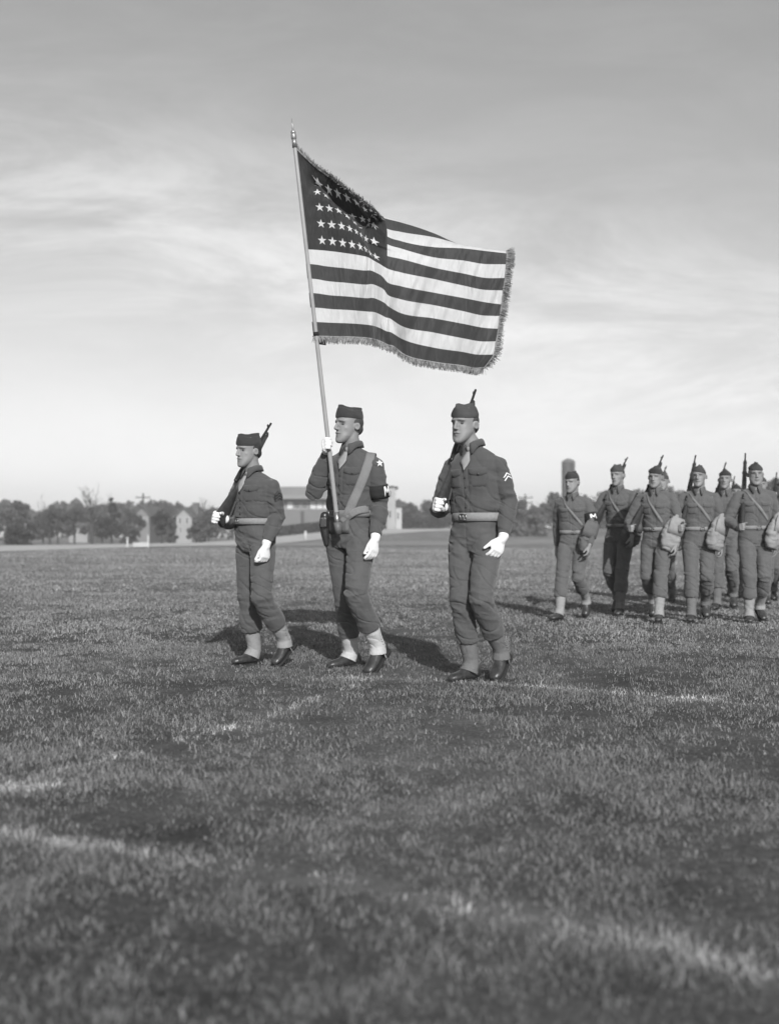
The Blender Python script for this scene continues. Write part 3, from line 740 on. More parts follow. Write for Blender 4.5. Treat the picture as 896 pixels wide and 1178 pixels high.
# ------------------------------------------------------------------ rifles
M_wood = mat('walnut_stock', .035, .42, .3, 30, .08, 150, .4)
M_steel = mat('parkerised_steel', .03, .38, .2, 30, .05, 200, .5, metal=.4)
M_sling = mat('leather_sling', .05, .6, .2, 40)
def rifle(butt, muzzle, topdir, label, group=None, L=1.10, sling=True):
    x = (muzzle - butt).normalized(); t = (topdir - x * topdir.dot(x)).normalized(); s = x.cross(t)
    root = thing('rifle', butt, 0, label, 'rifle', group)
    def p(a, b, c=0): return butt + x * a + t * b + s * c
    # profile: x, top, bottom, half width
    prof = [(0, .015, -.115, .021), (.006, .018, -.118, .023), (.05, .012, -.108, .023), (.16, .004, -.085, .022), (.26, -.004, -.062, .020), (.33, -.010, -.054, .018), (.37, .002, -.050, .018),
            (.41, .010, -.046, .023), (.46, .012, -.044, .026), (.58, .012, -.042, .026), (.70, .013, -.034, .024), (.85, .014, -.026, .021), (.98, .014, -.018, .018), (1.0, .012, -.012, .014)]
    b = MB(); b.ring_loft([(p(a, (u + d) / 2), s * w, t * (u - d) / 2) for a, u, d, w in prof], 16, .8); obj('stock', b, M_wood, root)
    b = MB(); b.tube([p(.44, .018), p(.60, .018), p(.75, .020), p(L, .020)], [.017, .014, .0105, .0085], 12)
    b.tube([p(1.045, .034), p(1.05, .02)], [.004, .005], 6); b.box(p(1.045, .038), x * .01, s * .002, t * .008)
    barrel = obj('barrel', b, M_steel, root)
    b = MB(); b.tube([p(.37, .020), p(.47, .022), p(.60, .020)], [.015, .018, .016], 12); b.box(p(.58, .038), x * .018, s * .010, t * .008)
    rec = obj('receiver', b, M_steel, root)
    b = MB(); b.tube([p(.45, .022, 0), p(.452, .010, .03), p(.448, -.004, .05)], [.006, .005, .009], 8); obj('bolt_handle', b, M_steel, rec)
    b = MB(); g = [p(.37, -.050), p(.385, -.075), p(.415, -.082), p(.445, -.074), p(.455, -.046)]; b.tube(g, [.0045] * 5, 8); b.tube([p(.41, -.046), p(.412, -.066)], [.003, .003], 6); obj('trigger_guard', b, M_steel, root)
    for a, c, r in ((.80, -.004, .027), (.965, .0, .021)): b = MB(); b.ring_loft([(p(a - .008, c), s * r, t * r), (p(a + .008, c), s * r, t * r)], 16); obj('band', b, M_steel, root)
    if sling:
        b = MB(); rows, tk = [], []
        pts = [(.12, -.105), (.14, -.112), (.25, -.088), (.40, -.094), (.55, -.070), (.70, -.05), (.80, -.036)]
        for a, c in pts: rows.append([p(a, c, -.014), p(a, c, .014)]); tk.append([t * -.004] * 2)
        b.grid(rows, tk); obj('sling', b, M_sling, root)
    return root
# ------------------------------------------------------------------ the three of the colour guard
PI = math.pi
def dirv(yaw, up=0): return V((-math.sin(yaw) * math.cos(up), -math.cos(yaw) * math.cos(up), math.sin(up)))

def ik(a, b, l1, l2, hint):
    "middle joint of a two bone limb from a to b, bending toward hint; b is pulled in when out of reach"
    v = b - a; L_ = v.length; m = (l1 + l2) * .995
    if L_ > m: b = a + v * (m / L_); v = b - a; L_ = m
    x = (l1 * l1 - l2 * l2 + L_ * L_) / (2 * L_); h = math.sqrt(max(l1 * l1 - x * x, 1e-6)); n = v.normalized(); hv = (hint - n * hint.dot(n)).normalized()
    return a + n * x + hv * h, b
def mk_rifle_top(b, m):
    x = (m - b).normalized(); h = V((x.x, x.y, 0)).normalized(); return -h * x.z + V((0, 0, 1)) * math.hypot(x.x, x.y)
def butt_grip(J, fist, Fd, A, butt, muzzle, k, hint, l1=.30, l2=.25):
    "right hand closed round the butt of a shouldered rifle, centre of the fist at fist"
    x = (muzzle - butt).normalized(); t = mk_rifle_top(butt, muzzle)
    Hx = (Fd + V((0, 0, .12))).normalized(); Hz = (A + V((0, 0, .15))).normalized()
    w = fist - Hx * .10 * k - Hz * .022 * k
    J['elR'], w2 = ik(J['shR'], w, l1 * k, l2 * k, hint); J['wrR'] = w2
    J['handR'] = dict(x=Hx, y=t + V((0, 0, .6)), z=Hz, curl=[1.1, 1.1, 1.15, 1.15], thumb=(.5, .3, .6), tc=.9, spread=.02)
# --- left man
k = .955; d = 7.42; yaw = math.radians(40)
J = {}
J['hipR'] = P(285.5, 619, d + .055); J['hipL'] = P(303, 619, d - .055); J['belt'] = P(291, 600, d - .01); J['neck'] = P(292, 544, d + .0)
J['shL'] = P(312.5, 559, d - .09); J['shR'] = P(277, 558, d + .10)
J['head'] = P(285.5, 519.5, d - .03); J['yaw'] = math.radians(47); J['pitch'] = math.radians(3); J['hk'] = .98
J['elL'] = P(318.5, 594, d - .07); J['wrL'] = P(307, 624, d - .22)
J['knR'] = reach(J['hipR'], 285, 689, .42, -1); J['anR'] = reach(J['knR'], 293.5, 748, .41, 1)
J['knL'] = reach(J['hipL'], 301, 687, .43, -1); J['anL'] = reach(J['knL'], 328, 736, .41, 1)
for q_ in 'R': J['an' + q_].z = .088

tR = J['anR'] + dirv(math.radians(48)); J['footR'] = foot_frame(tR, J['anR'], .0)
tL = J['anL'] + dirv(math.radians(35)); J['footL'] = foot_frame(tL, J['anL'], .62)
fd = (J['wrL'] - J['elL']).normalized()
J['handL'] = dict(x=V((-.12, -.15, -1)), y=dirv(yaw), z=dirv(yaw + PI / 2), curl=[.6, .7, .75, .8], thumb=(.85, .35, .35), tc=.4)
bt1 = P(250, 592, d - .32)
mz1 = reach(bt1, 312.5, 490, 1.10, 1)
butt_grip(J, P(249, 594.5, d - .30), dirv(yaw), dirv(yaw + PI / 2 * -1), bt1, mz1, k, V((-.3, .3, -1)))
m1 = build_person('short soldier with light leggings shouldering a rifle, left of the flag bearer', J, k, .005,
                  dict(leg=1, seed=3, jaw=1.0, nose=.8, hem=dict(R=.165, L=.15), blouse=dict(R=1.6, L=.6), buckle_x=-.03, cap_roll=.15, cap_tilt=.05), 'colour guard in white gloves')
rifle(bt1, mz1, mk_rifle_top(bt1, mz1), 'dark rifle on the shoulder of the short soldier at far left')

def sleeve_spot(o, s, t, out_dir):
    "point on the outside of the sleeve, frame (right, up, inward)"
    J = o['J']; c = J['sh' + s].lerp(J['el' + s], t); ax = (J['sh' + s] - J['el' + s]).normalized(); dd = -out_dir; dd = (dd - ax * dd.dot(ax)).normalized()
    r = ax.cross(-dd).normalized(); return c, r, ax, dd
def poly_strip(mb, sf, c, r, u, dd, pts, w, off=.003):
    "flat line of width w through pts laid on the sleeve"
    for (x0, y0), (x1, y1) in zip(pts[:-1], pts[1:]):
        L_ = math.hypot(x1 - x0, y1 - y0); nx_, ny_ = -(y1 - y0) / L_ * w / 2, (x1 - x0) / L_ * w / 2
        rows, tk = [], []
        for i in range(5):
            t = i / 4; row = []
            for sg in (-1, 0, 1):
                q, _ = sf.hit(c + r * (x0 + (x1 - x0) * t + nx_ * sg) + u * (y0 + (y1 - y0) * t + ny_ * sg), dd, off); row.append(q)
            rows.append(row); tk.append([-dd * .0015] * 3)
        mb.grid(rows, tk)
def chevrons(o, n, m_cloth, m_line, t=.36, dirr=None, size=1.0, backing=True):
    c, r, u, dd = sleeve_spot(o, 'L', t, dirr or (o['A'] * .8 + V((0, -1, 0)) * .6))
    if backing:
        b = MB(); patch(b, o['sf'], c, r, u, dd, lambda a, b_: ((a - .5) * .075 * size, (b_ - .5) * .07 * size + .02 * size * (1 - abs(a - .5) * 2)), .001, .0012); bk = sub(o, 'rank_patch', b, m_cloth, child(o, 'shirt'))
    b = MB()
    for i in range(n):
        y = -.012 * size + .022 * i * size; poly_strip(b, o['sf'], c, r, u, dd, [(-.030 * size, y - .012 * size), (0, y + .014 * size), (.030 * size, y - .012 * size)], .0075 * size, .0045)
    sub(o, 'chevron', b, m_line, child(o, 'shirt'))
chevrons(m1, 3, M_dark, mat('faded_stripe', .07, .9), .40, V((.72, -.69, 0)), .9)

# --- flag bearer
k = 1.02; d = 7.22; yaw = math.radians(36)
J = {}
J['hipR'] = P(389, 613, d + .06); J['hipL'] = P(417, 613, d - .06); J['belt'] = P(402, 591, d - .01); J['neck'] = P(406, 516.5, d + .0)
J['shL'] = P(431.5, 535, d - .09); J['shR'] = P(382, 535, d + .10)
J['head'] = P(400.5, 490.5, d - .03); J['yaw'] = math.radians(52); J['pitch'] = math.radians(-2); J['hk'] = 1.0
J['elL'] = P(437.5, 580, d - .06); J['wrL'] = P(432, 616, d - .20)
J['elR'] = reach(J['shR'], 364, 557, .29, -1)
pb = P(388.5, 604, d - .19); 
hy = d - .26; hpole = P(375, 511, hy); dirp = (hpole - pb).normalized()
ptop = pb + dirp * ((P(338, 158, 1).z - EYE) * 0 + 1)      # refined below
# pole top: along the same line until it is seen at y = 150
def pole_at(py):
    lo, hi = 0, 4
    for _ in range(40):
        m = (lo + hi) / 2; q = pb + dirp * m; 
        if HZ - FPX * (q.z - EYE) / q.y > py: lo = m
        else: hi = m
    return lo
# tune lateral lean so the top is seen at x = 338.5
want = P(339.2, 168, (pb + dirp * pole_at(168)).y); dirp = (want - pb).normalized(); Lp = pole_at(166)
hp_t = pole_at(511); hpole = pb + dirp * hp_t
J['wrR'] = hpole + V((-.035, .03, -.085)); 
el = J['elR']; v_ = J['wrR'] - el
J['elR'] = J['wrR'] - v_.normalized() * .262 if abs(v_.length - .262) > .0 else el
J['knR'] = reach(J['hipR'], 397, 688, .45, -1); J['anR'] = reach(J['knR'], 404.5, 752, .44, 1); 
J['knL'] = reach(J['hipL'], 409, 683, .45, -1); J['anL'] = reach(J['knL'], 435, 743, .44, 1)
J['anR'].z = .09; J['footR'] = foot_frame(J['anR'] + dirv(math.radians(52)), J['anR'], .03); J['footL'] = foot_frame(J['anL'] + dirv(math.radians(35)), J['anL'], .62)
fd = (J['wrL'] - J['elL']).normalized()
J['handL'] = dict(x=(fd + V((-.05, 0, -.6))).normalized(), y=dirv(yaw), z=dirv(yaw + PI / 2), curl=[.35, .45, .5, .55], thumb=(.9, .3, .3), tc=.3)
J['handR'] = dict(x=V((-.15, -.8, .35)), y=dirp + V((-.1, 0, 0)), z=V((1, 0, .1)), curl=[1.1, 1.1, 1.1, 1.15], thumb=(.75, .1, .3), tc=.9, spread=.02)
# place the palm beside the pole
Hx = J['handR']['x'].normalized(); Hz = V((1, 0, .1)).normalized()
J['wrR'] = hpole - Hx * .095 - Hz * .030 - dirp * .01
m2 = build_person('soldier in white gloves carrying the flag pole in a shoulder sling', J, k, .005,
                  dict(leg=0, seed=5, jaw=.95, nose=.92, full=.97, hem=dict(R=.14, L=.155), belt_mat=M_weblite, buckle_x=-.05, cap_roll=.04, cap_tilt=-.03, hair_mat=mat('brown_hair', .05, .7, .3, 60)), 'colour guard in white gloves')
A, U, F = m2['frame']; ch = m2['chest']; sf2 = Surf(m2['root'].children[0].data) if False else m2['sf']
both = [c for c in m2['root'].children if c.name.startswith('trousers')][0]
mw1 = child(m2, 'shirt').data.copy(); mw1.transform(world_of(m2['root'])); mw2 = both.data.copy(); mw2.transform(world_of(m2['root']))
mw3 = child(m2, 'belt').data.copy(); mw3.transform(world_of(m2['root']))
sfb = Surf(mw1, [mw2, mw3])
def cp(h, a): return ch(h, a)
camd = V((0, 1, 0))
def vis(px, py, off=0): return P(px, py, 7.2 + off)
b = MB()
pts = [(P(427, 524, 7.3), V((0, -.25, -1))), (P(428, 525, 7.2), V((0, .25, -1))), (vis(426, 530), V((0, 1, -.2))), (vis(421, 544), camd), (vis(414, 562), camd), (vis(406, 580), camd), (vis(399, 596), camd), (vis(394, 603), camd)]
ribbon(b, sfb, lerp_dense(pts, 26), .062, .006, .004, 5)
sling = sub(m2, 'flag_sling', b, M_weblite)
b = MB(); pts = [(vis(395, 602), camd), (vis(402, 594), camd), (vis(410, 589), camd), (vis(417, 587), camd), (vis(423, 586), V((-.1, 1, 0)))]
ribbon(b, sfb, lerp_dense(pts, 14), .05, .009, .004, 5); obj('side_strap', b, M_weblite, sling)
# leather socket holding the pole foot
sk = pb - dirp * .03
b = MB(); b.tube([sk - dirp * .03, sk + dirp * .05], [.024, .026], 14, round_caps=False)
cU = (V((0, 0, 1)) + V((0, .05, 0))).normalized(); sr = V((1, .1, 0)).normalized()
q0, _ = sfb.hit(P(390, 603, 7.2), camd, .006)
rows, tk = [], []
for i in range(6):
    row = []
    for j in range(6):
        u_, v_ = j / 5 - .5, i / 5 - .5; q_, _ = sfb.hit(P(390.5 + u_ * 24, 603 + v_ * 20, 7.2), camd, .008); row.append(q_)
    rows.append(row); tk.append([V((0, -.005, 0))] * 6)
b.grid(rows, tk); cup = obj('pole_socket', b, mat('tan_leather', .10, .5, .2, 30), sling)
# loaded holster on the right hip
b = MB(); hq = P(373.5, 606, 7.14)
b.tube([hq + V((0, 0, .075)), hq + V((-.004, 0, .02)), hq + V((.004, 0, -.06)), hq + V((.012, 0, -.12))], [.030, .036, .028, .018], 12, flat=.9, ref=(1, 0, 0))
b.box(hq + V((-.006, -.03, .03)), V((.024, 0, 0)), V((0, .006, 0)), V((0, 0, .035)))
sub(m2, 'holster', fuse(b, .005, 2, 'holster'), M_hol)
# armband with a white letter
J = m2['J']; ax = (J['shL'] - J['elL']).normalized(); cen = J['shL'].lerp(J['elL'], .68)
rows, tk = [], []
o1 = (V((0, -1, 0)) - ax * V((0, -1, 0)).dot(ax)).normalized(); o2 = ax.cross(o1)
NB = 36
for i in range(4):
    row, t_ = [], []
    for j in range(NB):
        a_ = 2 * PI * j / NB; dd = o1 * math.cos(a_) + o2 * math.sin(a_); c_ = cen + ax * (i / 3 - .5) * .092
        h = m2['sf'].t.ray_cast(c_ + dd * .16, -dd, .16); q_ = h[0] if h[0] is not None and (h[0] - c_).length < .085 else c_ + dd * .066
        row.append(q_ + dd * .005); t_.append(dd * .003)
    rows.append(row); tk.append(t_)
b = MB(); b.grid(rows, tk, close=True); band = sub(m2, 'armband', b, M_dark)
mwb = band.data.copy(); mwb.transform(world_of(m2['root'])); sfa = Surf(mwb)
def letter_M(sf, c, r, u, dd, w, h, st):
    b = MB(); poly_strip(b, sf, c, r, u, dd, [(-w, -h), (-w, h)], st, .0025); poly_strip(b, sf, c, r, u, dd, [(-w, h), (0, -h * .35)], st, .0032); poly_strip(b, sf, c, r, u, dd, [(0, -h * .35), (w, h)], st, .0028); poly_strip(b, sf, c, r, u, dd, [(w, h), (w, -h)], st, .0025); return b
od = (V((.80, -.6, 0)) - ax * V((.80, -.6, 0)).dot(ax)).normalized(); r_ = ax.cross(od).normalized()
if r_.x < 0: r_ = -r_
obj('letter', letter_M(sfa, cen, r_, ax, -od, .023, .033, .013), M_white, band)
# shoulder star patch
c_ = J['shL'].lerp(J['elL'], .06); od = (V((.45, -.8, .4))).normalized(); r2 = V((1, .5, 0)).normalized(); u2 = od.cross(r2); u2 = u2 if u2.z > 0 else -u2; r2 = (r2 - od * r2.dot(od)).normalized()
b = MB(); pts = []
for i in range(5):
    a0 = PI / 2 + i * 2 * PI / 5
    pin = [(.011 * math.cos(a0 - PI / 5), .011 * math.sin(a0 - PI / 5)), (.029 * math.cos(a0), .029 * math.sin(a0)), (.011 * math.cos(a0 + PI / 5), .011 * math.sin(a0 + PI / 5)), (0, 0)]
    vs_ = [m2['sf'].hit(c_ + r2 * x + u2 * y, -od, .0045)[0] for x, y in pin]; n0 = len(b.v); b.v += vs_ + [v + od * .002 for v in vs_]
    b.f += [(n0 + 4, n0 + 5, n0 + 6, n0 + 7), (n0 + 1, n0, n0 + 4 - 0, n0 + 5), (n0 + 2, n0 + 1, n0 + 5, n0 + 6)]
obj('shoulder_star', b, M_white, child(m2, 'shirt'))

# --- right man of the three
k = 1.0; d = 6.78; yaw = math.radians(32)
J = {}
J['hipR'] = P(532.5, 616, d + .055); J['hipL'] = P(561.5, 616, d - .055); J['belt'] = P(548, 595, d - .01); J['neck'] = P(545, 515.5, d + .0)
J['shL'] = P(572, 535, d - .085); J['shR'] = P(520, 536, d + .10)
J['head'] = P(534, 489, d - .03); J['yaw'] = math.radians(41); J['pitch'] = math.radians(2); J['hk'] = 1.02
J['elL'] = P(584, 577, d - .05); J['wrL'] = P(579, 616, d - .19)
J['knR'] = reach(J['hipR'], 530, 689, .44, -1); J['anR'] = reach(J['knR'], 542.5, 762, .43, 1)
J['knL'] = reach(J['hipL'], 553, 690, .45, -1); J['anL'] = reach(J['knL'], 577, 749, .43, 1)
J['anR'].z = .088; J['footR'] = foot_frame(J['anR'] + dirv(math.radians(48)), J['anR'], .02); J['footL'] = foot_frame(J['anL'] + dirv(math.radians(30)), J['anL'], .60)
fd = (J['wrL'] - J['elL']).normalized()
J['handL'] = dict(x=V((-.42, -.15, -.9)), y=V((-.85, -.5, .3)), z=V((-.3, .8, -.1)), curl=[.45, .5, .55, .6], thumb=(.75, .62, .15), tc=.25, spread=.05)
bt3 = P(505, 576, d - .22); mz3 = reach(bt3, 547.5, 451.5, 1.10, 1)
butt_grip(J, P(504, 580, d - .24), dirv(yaw), dirv(yaw - PI / 2), bt3, mz3, k, V((-.3, .3, -1)))
m3 = build_person('tall soldier with two white chevrons on his sleeve, right of the flag', J, k, .005,
                  dict(leg=2, seed=9, jaw=1.03, nose=.72, full=1.03, belt_h=.054, hem=dict(R=.165, L=.155), buckle_x=-.02, cap_roll=.12, cap_tilt=.08, cap_mat=mat('wool_cap_grey', .06, .95, .12, 20, .3, 420, .15), hair_mat=mat('brown_hair', .05, .7, .3, 60)), 'colour guard in white gloves')
rifle(bt3, mz3, mk_rifle_top(bt3, mz3), 'dark rifle on the shoulder of the soldier with white chevrons')
chevrons(m3, 2, M_shirt, M_white, .33, V((.55, -.83, 0)), .95, False)
# ------------------------------------------------------------------ the flag: pole, finial, cloth, fringe
M_pole = mat('varnished_ash_pole', .28, .4, .12, 8)
M_fr = mat('gold_fringe', .20, .75, .3, 60)
fl = thing('flag', (pb.x, pb.y, 0), 0, 'large fringed national flag with stars and stripes flying from its pole', 'flag')
b = MB(); b.tube([pb - dirp * .02, pb + dirp * .6, pb + dirp * 1.5, pb + dirp * Lp], [.0155, .0145, .0135, .0125], 14); obj('pole', b, M_pole, fl)
b = MB(); b.tube([pb - dirp * .03, pb + dirp * .09], [.0195, .019], 14, round_caps=False); obj('ferrule', b, M_brass, fl)
T_ = pb + dirp * Lp
b = MB(); b.tube([T_ - dirp * .02, T_ + dirp * .04], [.017, .014], 12, round_caps=False); b.tube([T_ + dirp * .04, T_ + dirp * .055], [.018, .018], 12)
b.ring_loft([(T_ + dirp * a, V((1, 0, 0)) * w, V((0, 1, 0)) * w2) for a, w, w2 in ((.055, .005, .005), (.062, .014, .014), (.072, .017, .017), (.082, .014, .014), (.09, .006, .006), (.12, .004, .004), (.16, .001, .001))], 12)
obj('finial', b, mat('bright_metal', .3, .35, metal=.6), fl)
COLS = [
 (0.0, [(0, 338, 168, 0), (7, 350.3, 286.7, 0), (13, 360.5, 387, 0)]),
 (0.6, [(0, 349, 179, 3), (.84, 350.8, 193, 5), (2.2, 353, 213, 2), (4.17, 357, 237.6, 0), (7, 361, 287.2, 0), (13, 371, 387.3, 0)]),
 (1.24, [(0, 362, 191, 3), (.84, 366.3, 210.6, 13), (1.4, 367.5, 219, 24), (2.2, 366, 214, 12), (3.06, 365.2, 220.5, 0), (4.17, 368, 238.5, 0), (5.28, 369.4, 257.3, 0), (6.39, 370.6, 276.5, 0), (7, 371.5, 288, 0), (13, 382, 387.6, 0)]),
 (2.66, [(0, 384, 206.5, 4), (.84, 388.6, 222.2, 22), (1.6, 392, 241, 44), (2.8, 387, 236, 18), (3.4, 386.5, 235.5, 0), (4.17, 389.7, 242.2, -3), (5.28, 393.3, 260, -4), (6.39, 394.4, 279.4, -4), (7, 395, 290.8, -4), (13, 405, 388, -2)]),
 (4.07, [(0, 404, 221, 10), (.84, 410, 232.8, 30), (1.8, 417, 250, 54), (2.8, 418, 261, 48), (3.6, 410, 255, 20), (4.17, 408.5, 256.5, 6), (5.28, 410, 266.4, -5), (6.39, 414.4, 283.6, -7), (7, 417, 294.3, -8), (13, 425, 389.5, -5)]),
 (4.78, [(0, 415, 229.5, 14), (.84, 420, 241, 34), (2, 425, 254, 60), (3.2, 423, 264, 50), (4.17, 415, 262, 20), (5.28, 415.5, 270.3, -2), (6.39, 421, 287, -5), (7, 423.5, 296, -6), (13, 431.5, 391, -3)]),
 (5.49, [(0, 425, 237, 18), (1.5, 428, 246, 44), (3, 426, 252, 58), (4.17, 424, 258, 50), (5.28, 421, 275, 16), (6.39, 426, 291.4, 0), (7, 429.5, 299.5, -2), (13, 438.5, 393.5, 0)]),
 (6.19, [(0, 433, 243, 22), (1.5, 432, 246, 34), (3.0, 430.5, 249.5, 48), (4.17, 429.5, 258.8, 44), (5.28, 430.3, 277.8, 24), (6.39, 432, 295.3, 6), (7, 436.5, 303.5, 3), (13, 446, 397, 2)]),
 (6.9, [(0, 443, 256, 40), (1.8, 441, 249.5, 30), (3, 445, 263, 22), (4, 445.5, 272, 17), (5, 445.5, 281, 12), (6, 445.5, 294.5, 7), (7, 445.8, 309, 3), (8, 446, 325, 2), (9, 446.3, 339.4, 2), (10, 446.8, 352.5, 2), (11, 447.8, 366, 2), (12, 449.5, 382.3, 2), (13, 452, 398.5, 2)]),
 (7.9, [(0, 461, 264, 36), (1.9, 459, 254.8, 27), (3, 460, 266.5, 19), (4, 460, 277, 14), (5, 460, 285.5, 9), (6, 460, 297.7, 4), (7, 460, 313, 0), (8, 460, 329, -2), (9, 460, 344, -3), (10, 460.5, 360, -3), (11, 461, 374.5, -2), (12, 461.5, 389.5, 0), (13, 463, 407, 2)]),
 (10.6, [(0, 500, 283, 28), (2.4, 499, 268.7, 17), (4, 499, 284.3, 8), (5, 499, 296, 4), (6, 499, 308, 0), (7, 499, 321, -2), (8, 499, 336.7, -3), (9, 499, 351, -3), (10, 499, 366.3, -2), (11, 499, 382.5, -1), (12, 499, 400, 0), (13, 499, 416.8, 2)]),
 (13.0, [(0, 534, 298, 26), (3.4, 533, 281.8, 12), (4, 533, 285.8, 8), (5, 533, 299.7, 5), (6, 533, 314.7, 4), (7, 533, 328.5, 4), (8, 533, 342.9, 4), (9, 533, 358, 4), (10, 532.5, 372.5, 4), (11, 532, 389, 4), (12, 531.5, 404.8, 4), (13, 531, 420.9, 5)]),
 (14.9, [(0, 562, 305, 22), (3.7, 561, 286.5, 10), (4, 560.5, 289, 7), (5, 560, 303.8, 3), (6, 559.5, 319.8, 1), (7, 559, 333.5, 0), (8, 558.5, 347.8, 0), (9, 557, 363, 0), (10, 555.5, 377, 0), (11, 553.5, 392.7, 0), (12, 550, 408, 0), (13, 546, 423.8, 2)]),
 (16.5, [(0, 584, 305, 18), (3.75, 583, 289.5, 9), (4, 583, 291.5, 7), (5, 582.5, 304, 6), (6, 581, 319.8, 6), (7, 579, 334, 7), (8, 577, 350.3, 9), (9, 574.8, 363.5, 10), (10, 573, 378.3, 9), (11, 570.5, 392.7, 6), (12, 567.5, 408, 2), (13, 557, 423, 0)]),
]
def crom(xs, ys, x):
    xs = np.array(xs, float); ys = np.array(ys, float)
    d = np.diff(ys) / np.diff(xs); m = np.empty(len(xs)); m[0] = d[0]; m[-1] = d[-1]
    for i in range(1, len(xs) - 1):
        h0, h1 = xs[i] - xs[i - 1], xs[i + 1] - xs[i]; m[i] = (d[i - 1] * h1 + d[i] * h0) / (h0 + h1)
        lim = 2.2 * min(abs(d[i - 1]), abs(d[i])) if d[i - 1] * d[i] > 0 else .35 * max(abs(d[i - 1]), abs(d[i]))
        m[i] = max(-lim, min(lim, m[i]))
    i = np.clip(np.searchsorted(xs, x) - 1, 0, len(xs) - 2); h = xs[i + 1] - xs[i]; t = (x - xs[i]) / h
    return (2 * t**3 - 3 * t**2 + 1) * ys[i] + (t**3 - 2 * t**2 + t) * h * m[i] + (-2 * t**3 + 3 * t**2) * ys[i + 1] + (t**3 - t**2) * h * m[i + 1]
TN = np.linspace(0, 13, 157); SN = np.linspace(0, 16.5, 199)
colg = np.array([[crom([n[0] for n in nodes], [n[c] for n in nodes], TN) for c in (1, 2, 3)] for s, nodes in COLS])   # cols, 3, T
ss = [c[0] for c in COLS]
grid = np.empty((len(SN), 3, len(TN)))
for c in range(3):
    for t in range(len(TN)): grid[:, c, t] = crom(ss, colg[:, c, t], SN)
S2, T2 = np.meshgrid(SN, TN, indexing='ij')
p3 = np.stack([S2.ravel(), T2.ravel(), S2.ravel() * 0], -1)
amp = (sstep(1, 5, S2) * .8 + .2) 
wav = (vnoise(np.stack([p3[:, 0] * 1.1 + .35 * p3[:, 1], p3[:, 1] * .22, p3[:, 2]], -1), 77) * 2.6 + vnoise(np.stack([p3[:, 0] * 2.6 + .9 * p3[:, 1], p3[:, 1] * .4, p3[:, 2]], -1), 78) * 1.0).reshape(S2.shape)
wr2 = (vnoise(np.stack([p3[:, 0] * 6 + 2 * p3[:, 1], p3[:, 1] * .9, p3[:, 2]], -1), 79) * .35).reshape(S2.shape)
lowfold = 3.0 * np.exp(-((T2 - 12.4) / 1.0) ** 2) * np.sin(S2 * 2.6) * sstep(3, 5, S2) * (1 - sstep(7, 9, S2))
zpx = grid[:, 2] * np.where(T2 < 5.5, .72 + .9 * sstep(5.5, 8, S2) * sstep(4.2, 2.5, T2) * 1.0 + .28 * sstep(5.5, 8, S2), 1.0) + S2 * 2.0 + (wav * amp * (1 + .6 * sstep(4, 7, T2)) + wr2 + lowfold * 1.4) * sstep(0, 1.5, S2)
def flag_pt(i, j, extra=0):
    px, py, z = grid[i, 0, j], grid[i, 1, j], zpx[i, j]
    # depth of the pole where this row is tied to it
    py0 = grid[0, 1, j]; y0 = (pb + dirp * POLE_T[j]).y
    return P(px, py, y0 + z / 174.0 - .004)
POLE_T = [pole_at(float(grid[0, 1, j])) for j in range(len(TN))]
FP = [[flag_pt(i, j) for j in range(len(TN))] for i in range(len(SN))]
verts = [p for row in FP for p in row]; nT = len(TN); i, j = np.meshgrid(np.arange(len(SN) - 1), np.arange(nT - 1)); a = (i * nT + j).ravel()
me = npmesh('cloth', [tuple(v) for v in verts], np.stack([a, a + 1, a + 1 + nT, a + nT], -1), True)
uv = me.uv_layers.new(name='UV'); li = np.empty(len(me.loops), np.int32); me.loops.foreach_get('vertex_index', li)
uu = np.stack([S2.ravel()[li], T2.ravel()[li]], -1).astype(np.float32); uv.data.foreach_set('uv', uu.ravel())
m = bpy.data.materials.new('flag_silk'); m.use_nodes = True; nt = m.node_tree; N = nt.nodes; L = nt.links; bs = N['Principled BSDF']
uvn = N.new('ShaderNodeUVMap'); uvn.uv_map = 'UV'; sp = N.new('ShaderNodeSeparateXYZ'); L.new(uvn.outputs[0], sp.inputs[0]); fs_, ft_ = sp.outputs[0], sp.outputs[1]
WHITE, RED, BLUE = .66, .055, .03
par = math_('LESS_THAN', math_('MODULO', ft_, 2.0), 1.0)         # 1 = red rows
strp = math_('ADD', math_('MULTIPLY', par, RED - WHITE), WHITE)
canton = math_('MULTIPLY', math_('LESS_THAN', fs_, 6.9), math_('LESS_THAN', ft_, 7.0))
# stars: 6 rows of 8
cs_ = math_('DIVIDE', math_('SUBTRACT', fs_, 1.24 - .3535), .707); rt_ = math_('DIVIDE', math_('SUBTRACT', ft_, .84 - .555), 1.11)
lx = math_('MULTIPLY', math_('SUBTRACT', math_('FRACT', cs_), .5), .707); ly = math_('MULTIPLY', math_('SUBTRACT', math_('FRACT', rt_), .5), -1.11)
inb = math_('MULTIPLY', math_('MULTIPLY', math_('GREATER_THAN', cs_, 0), math_('LESS_THAN', cs_, 8)), math_('MULTIPLY', math_('GREATER_THAN', rt_, 0), math_('LESS_THAN', rt_, 6)))
ang = math_('ARCTAN2', lx, ly); seg = math_('SUBTRACT', math_('MODULO', math_('ADD', ang, PI / 5 + 4 * PI), 2 * PI / 5), PI / 5)
rr = math_('SQRT', math_('ADD', math_('MULTIPLY', lx, lx), math_('MULTIPLY', ly, ly)))
sx_ = math_('MULTIPLY', rr, math_('COSINE', seg)); sy_ = math_('MULTIPLY', rr, math_('ABSOLUTE', math_('SINE', seg)))
Rr = .315   # star edge from tip (R,0) to inner vertex at 36 degrees
ri = Rr * .382; ix, iy = ri * math.cos(PI / 5), ri * math.sin(PI / 5); ex, ey = ix - Rr, iy; nx_, ny_ = ey, -ex
lim = nx_ * Rr
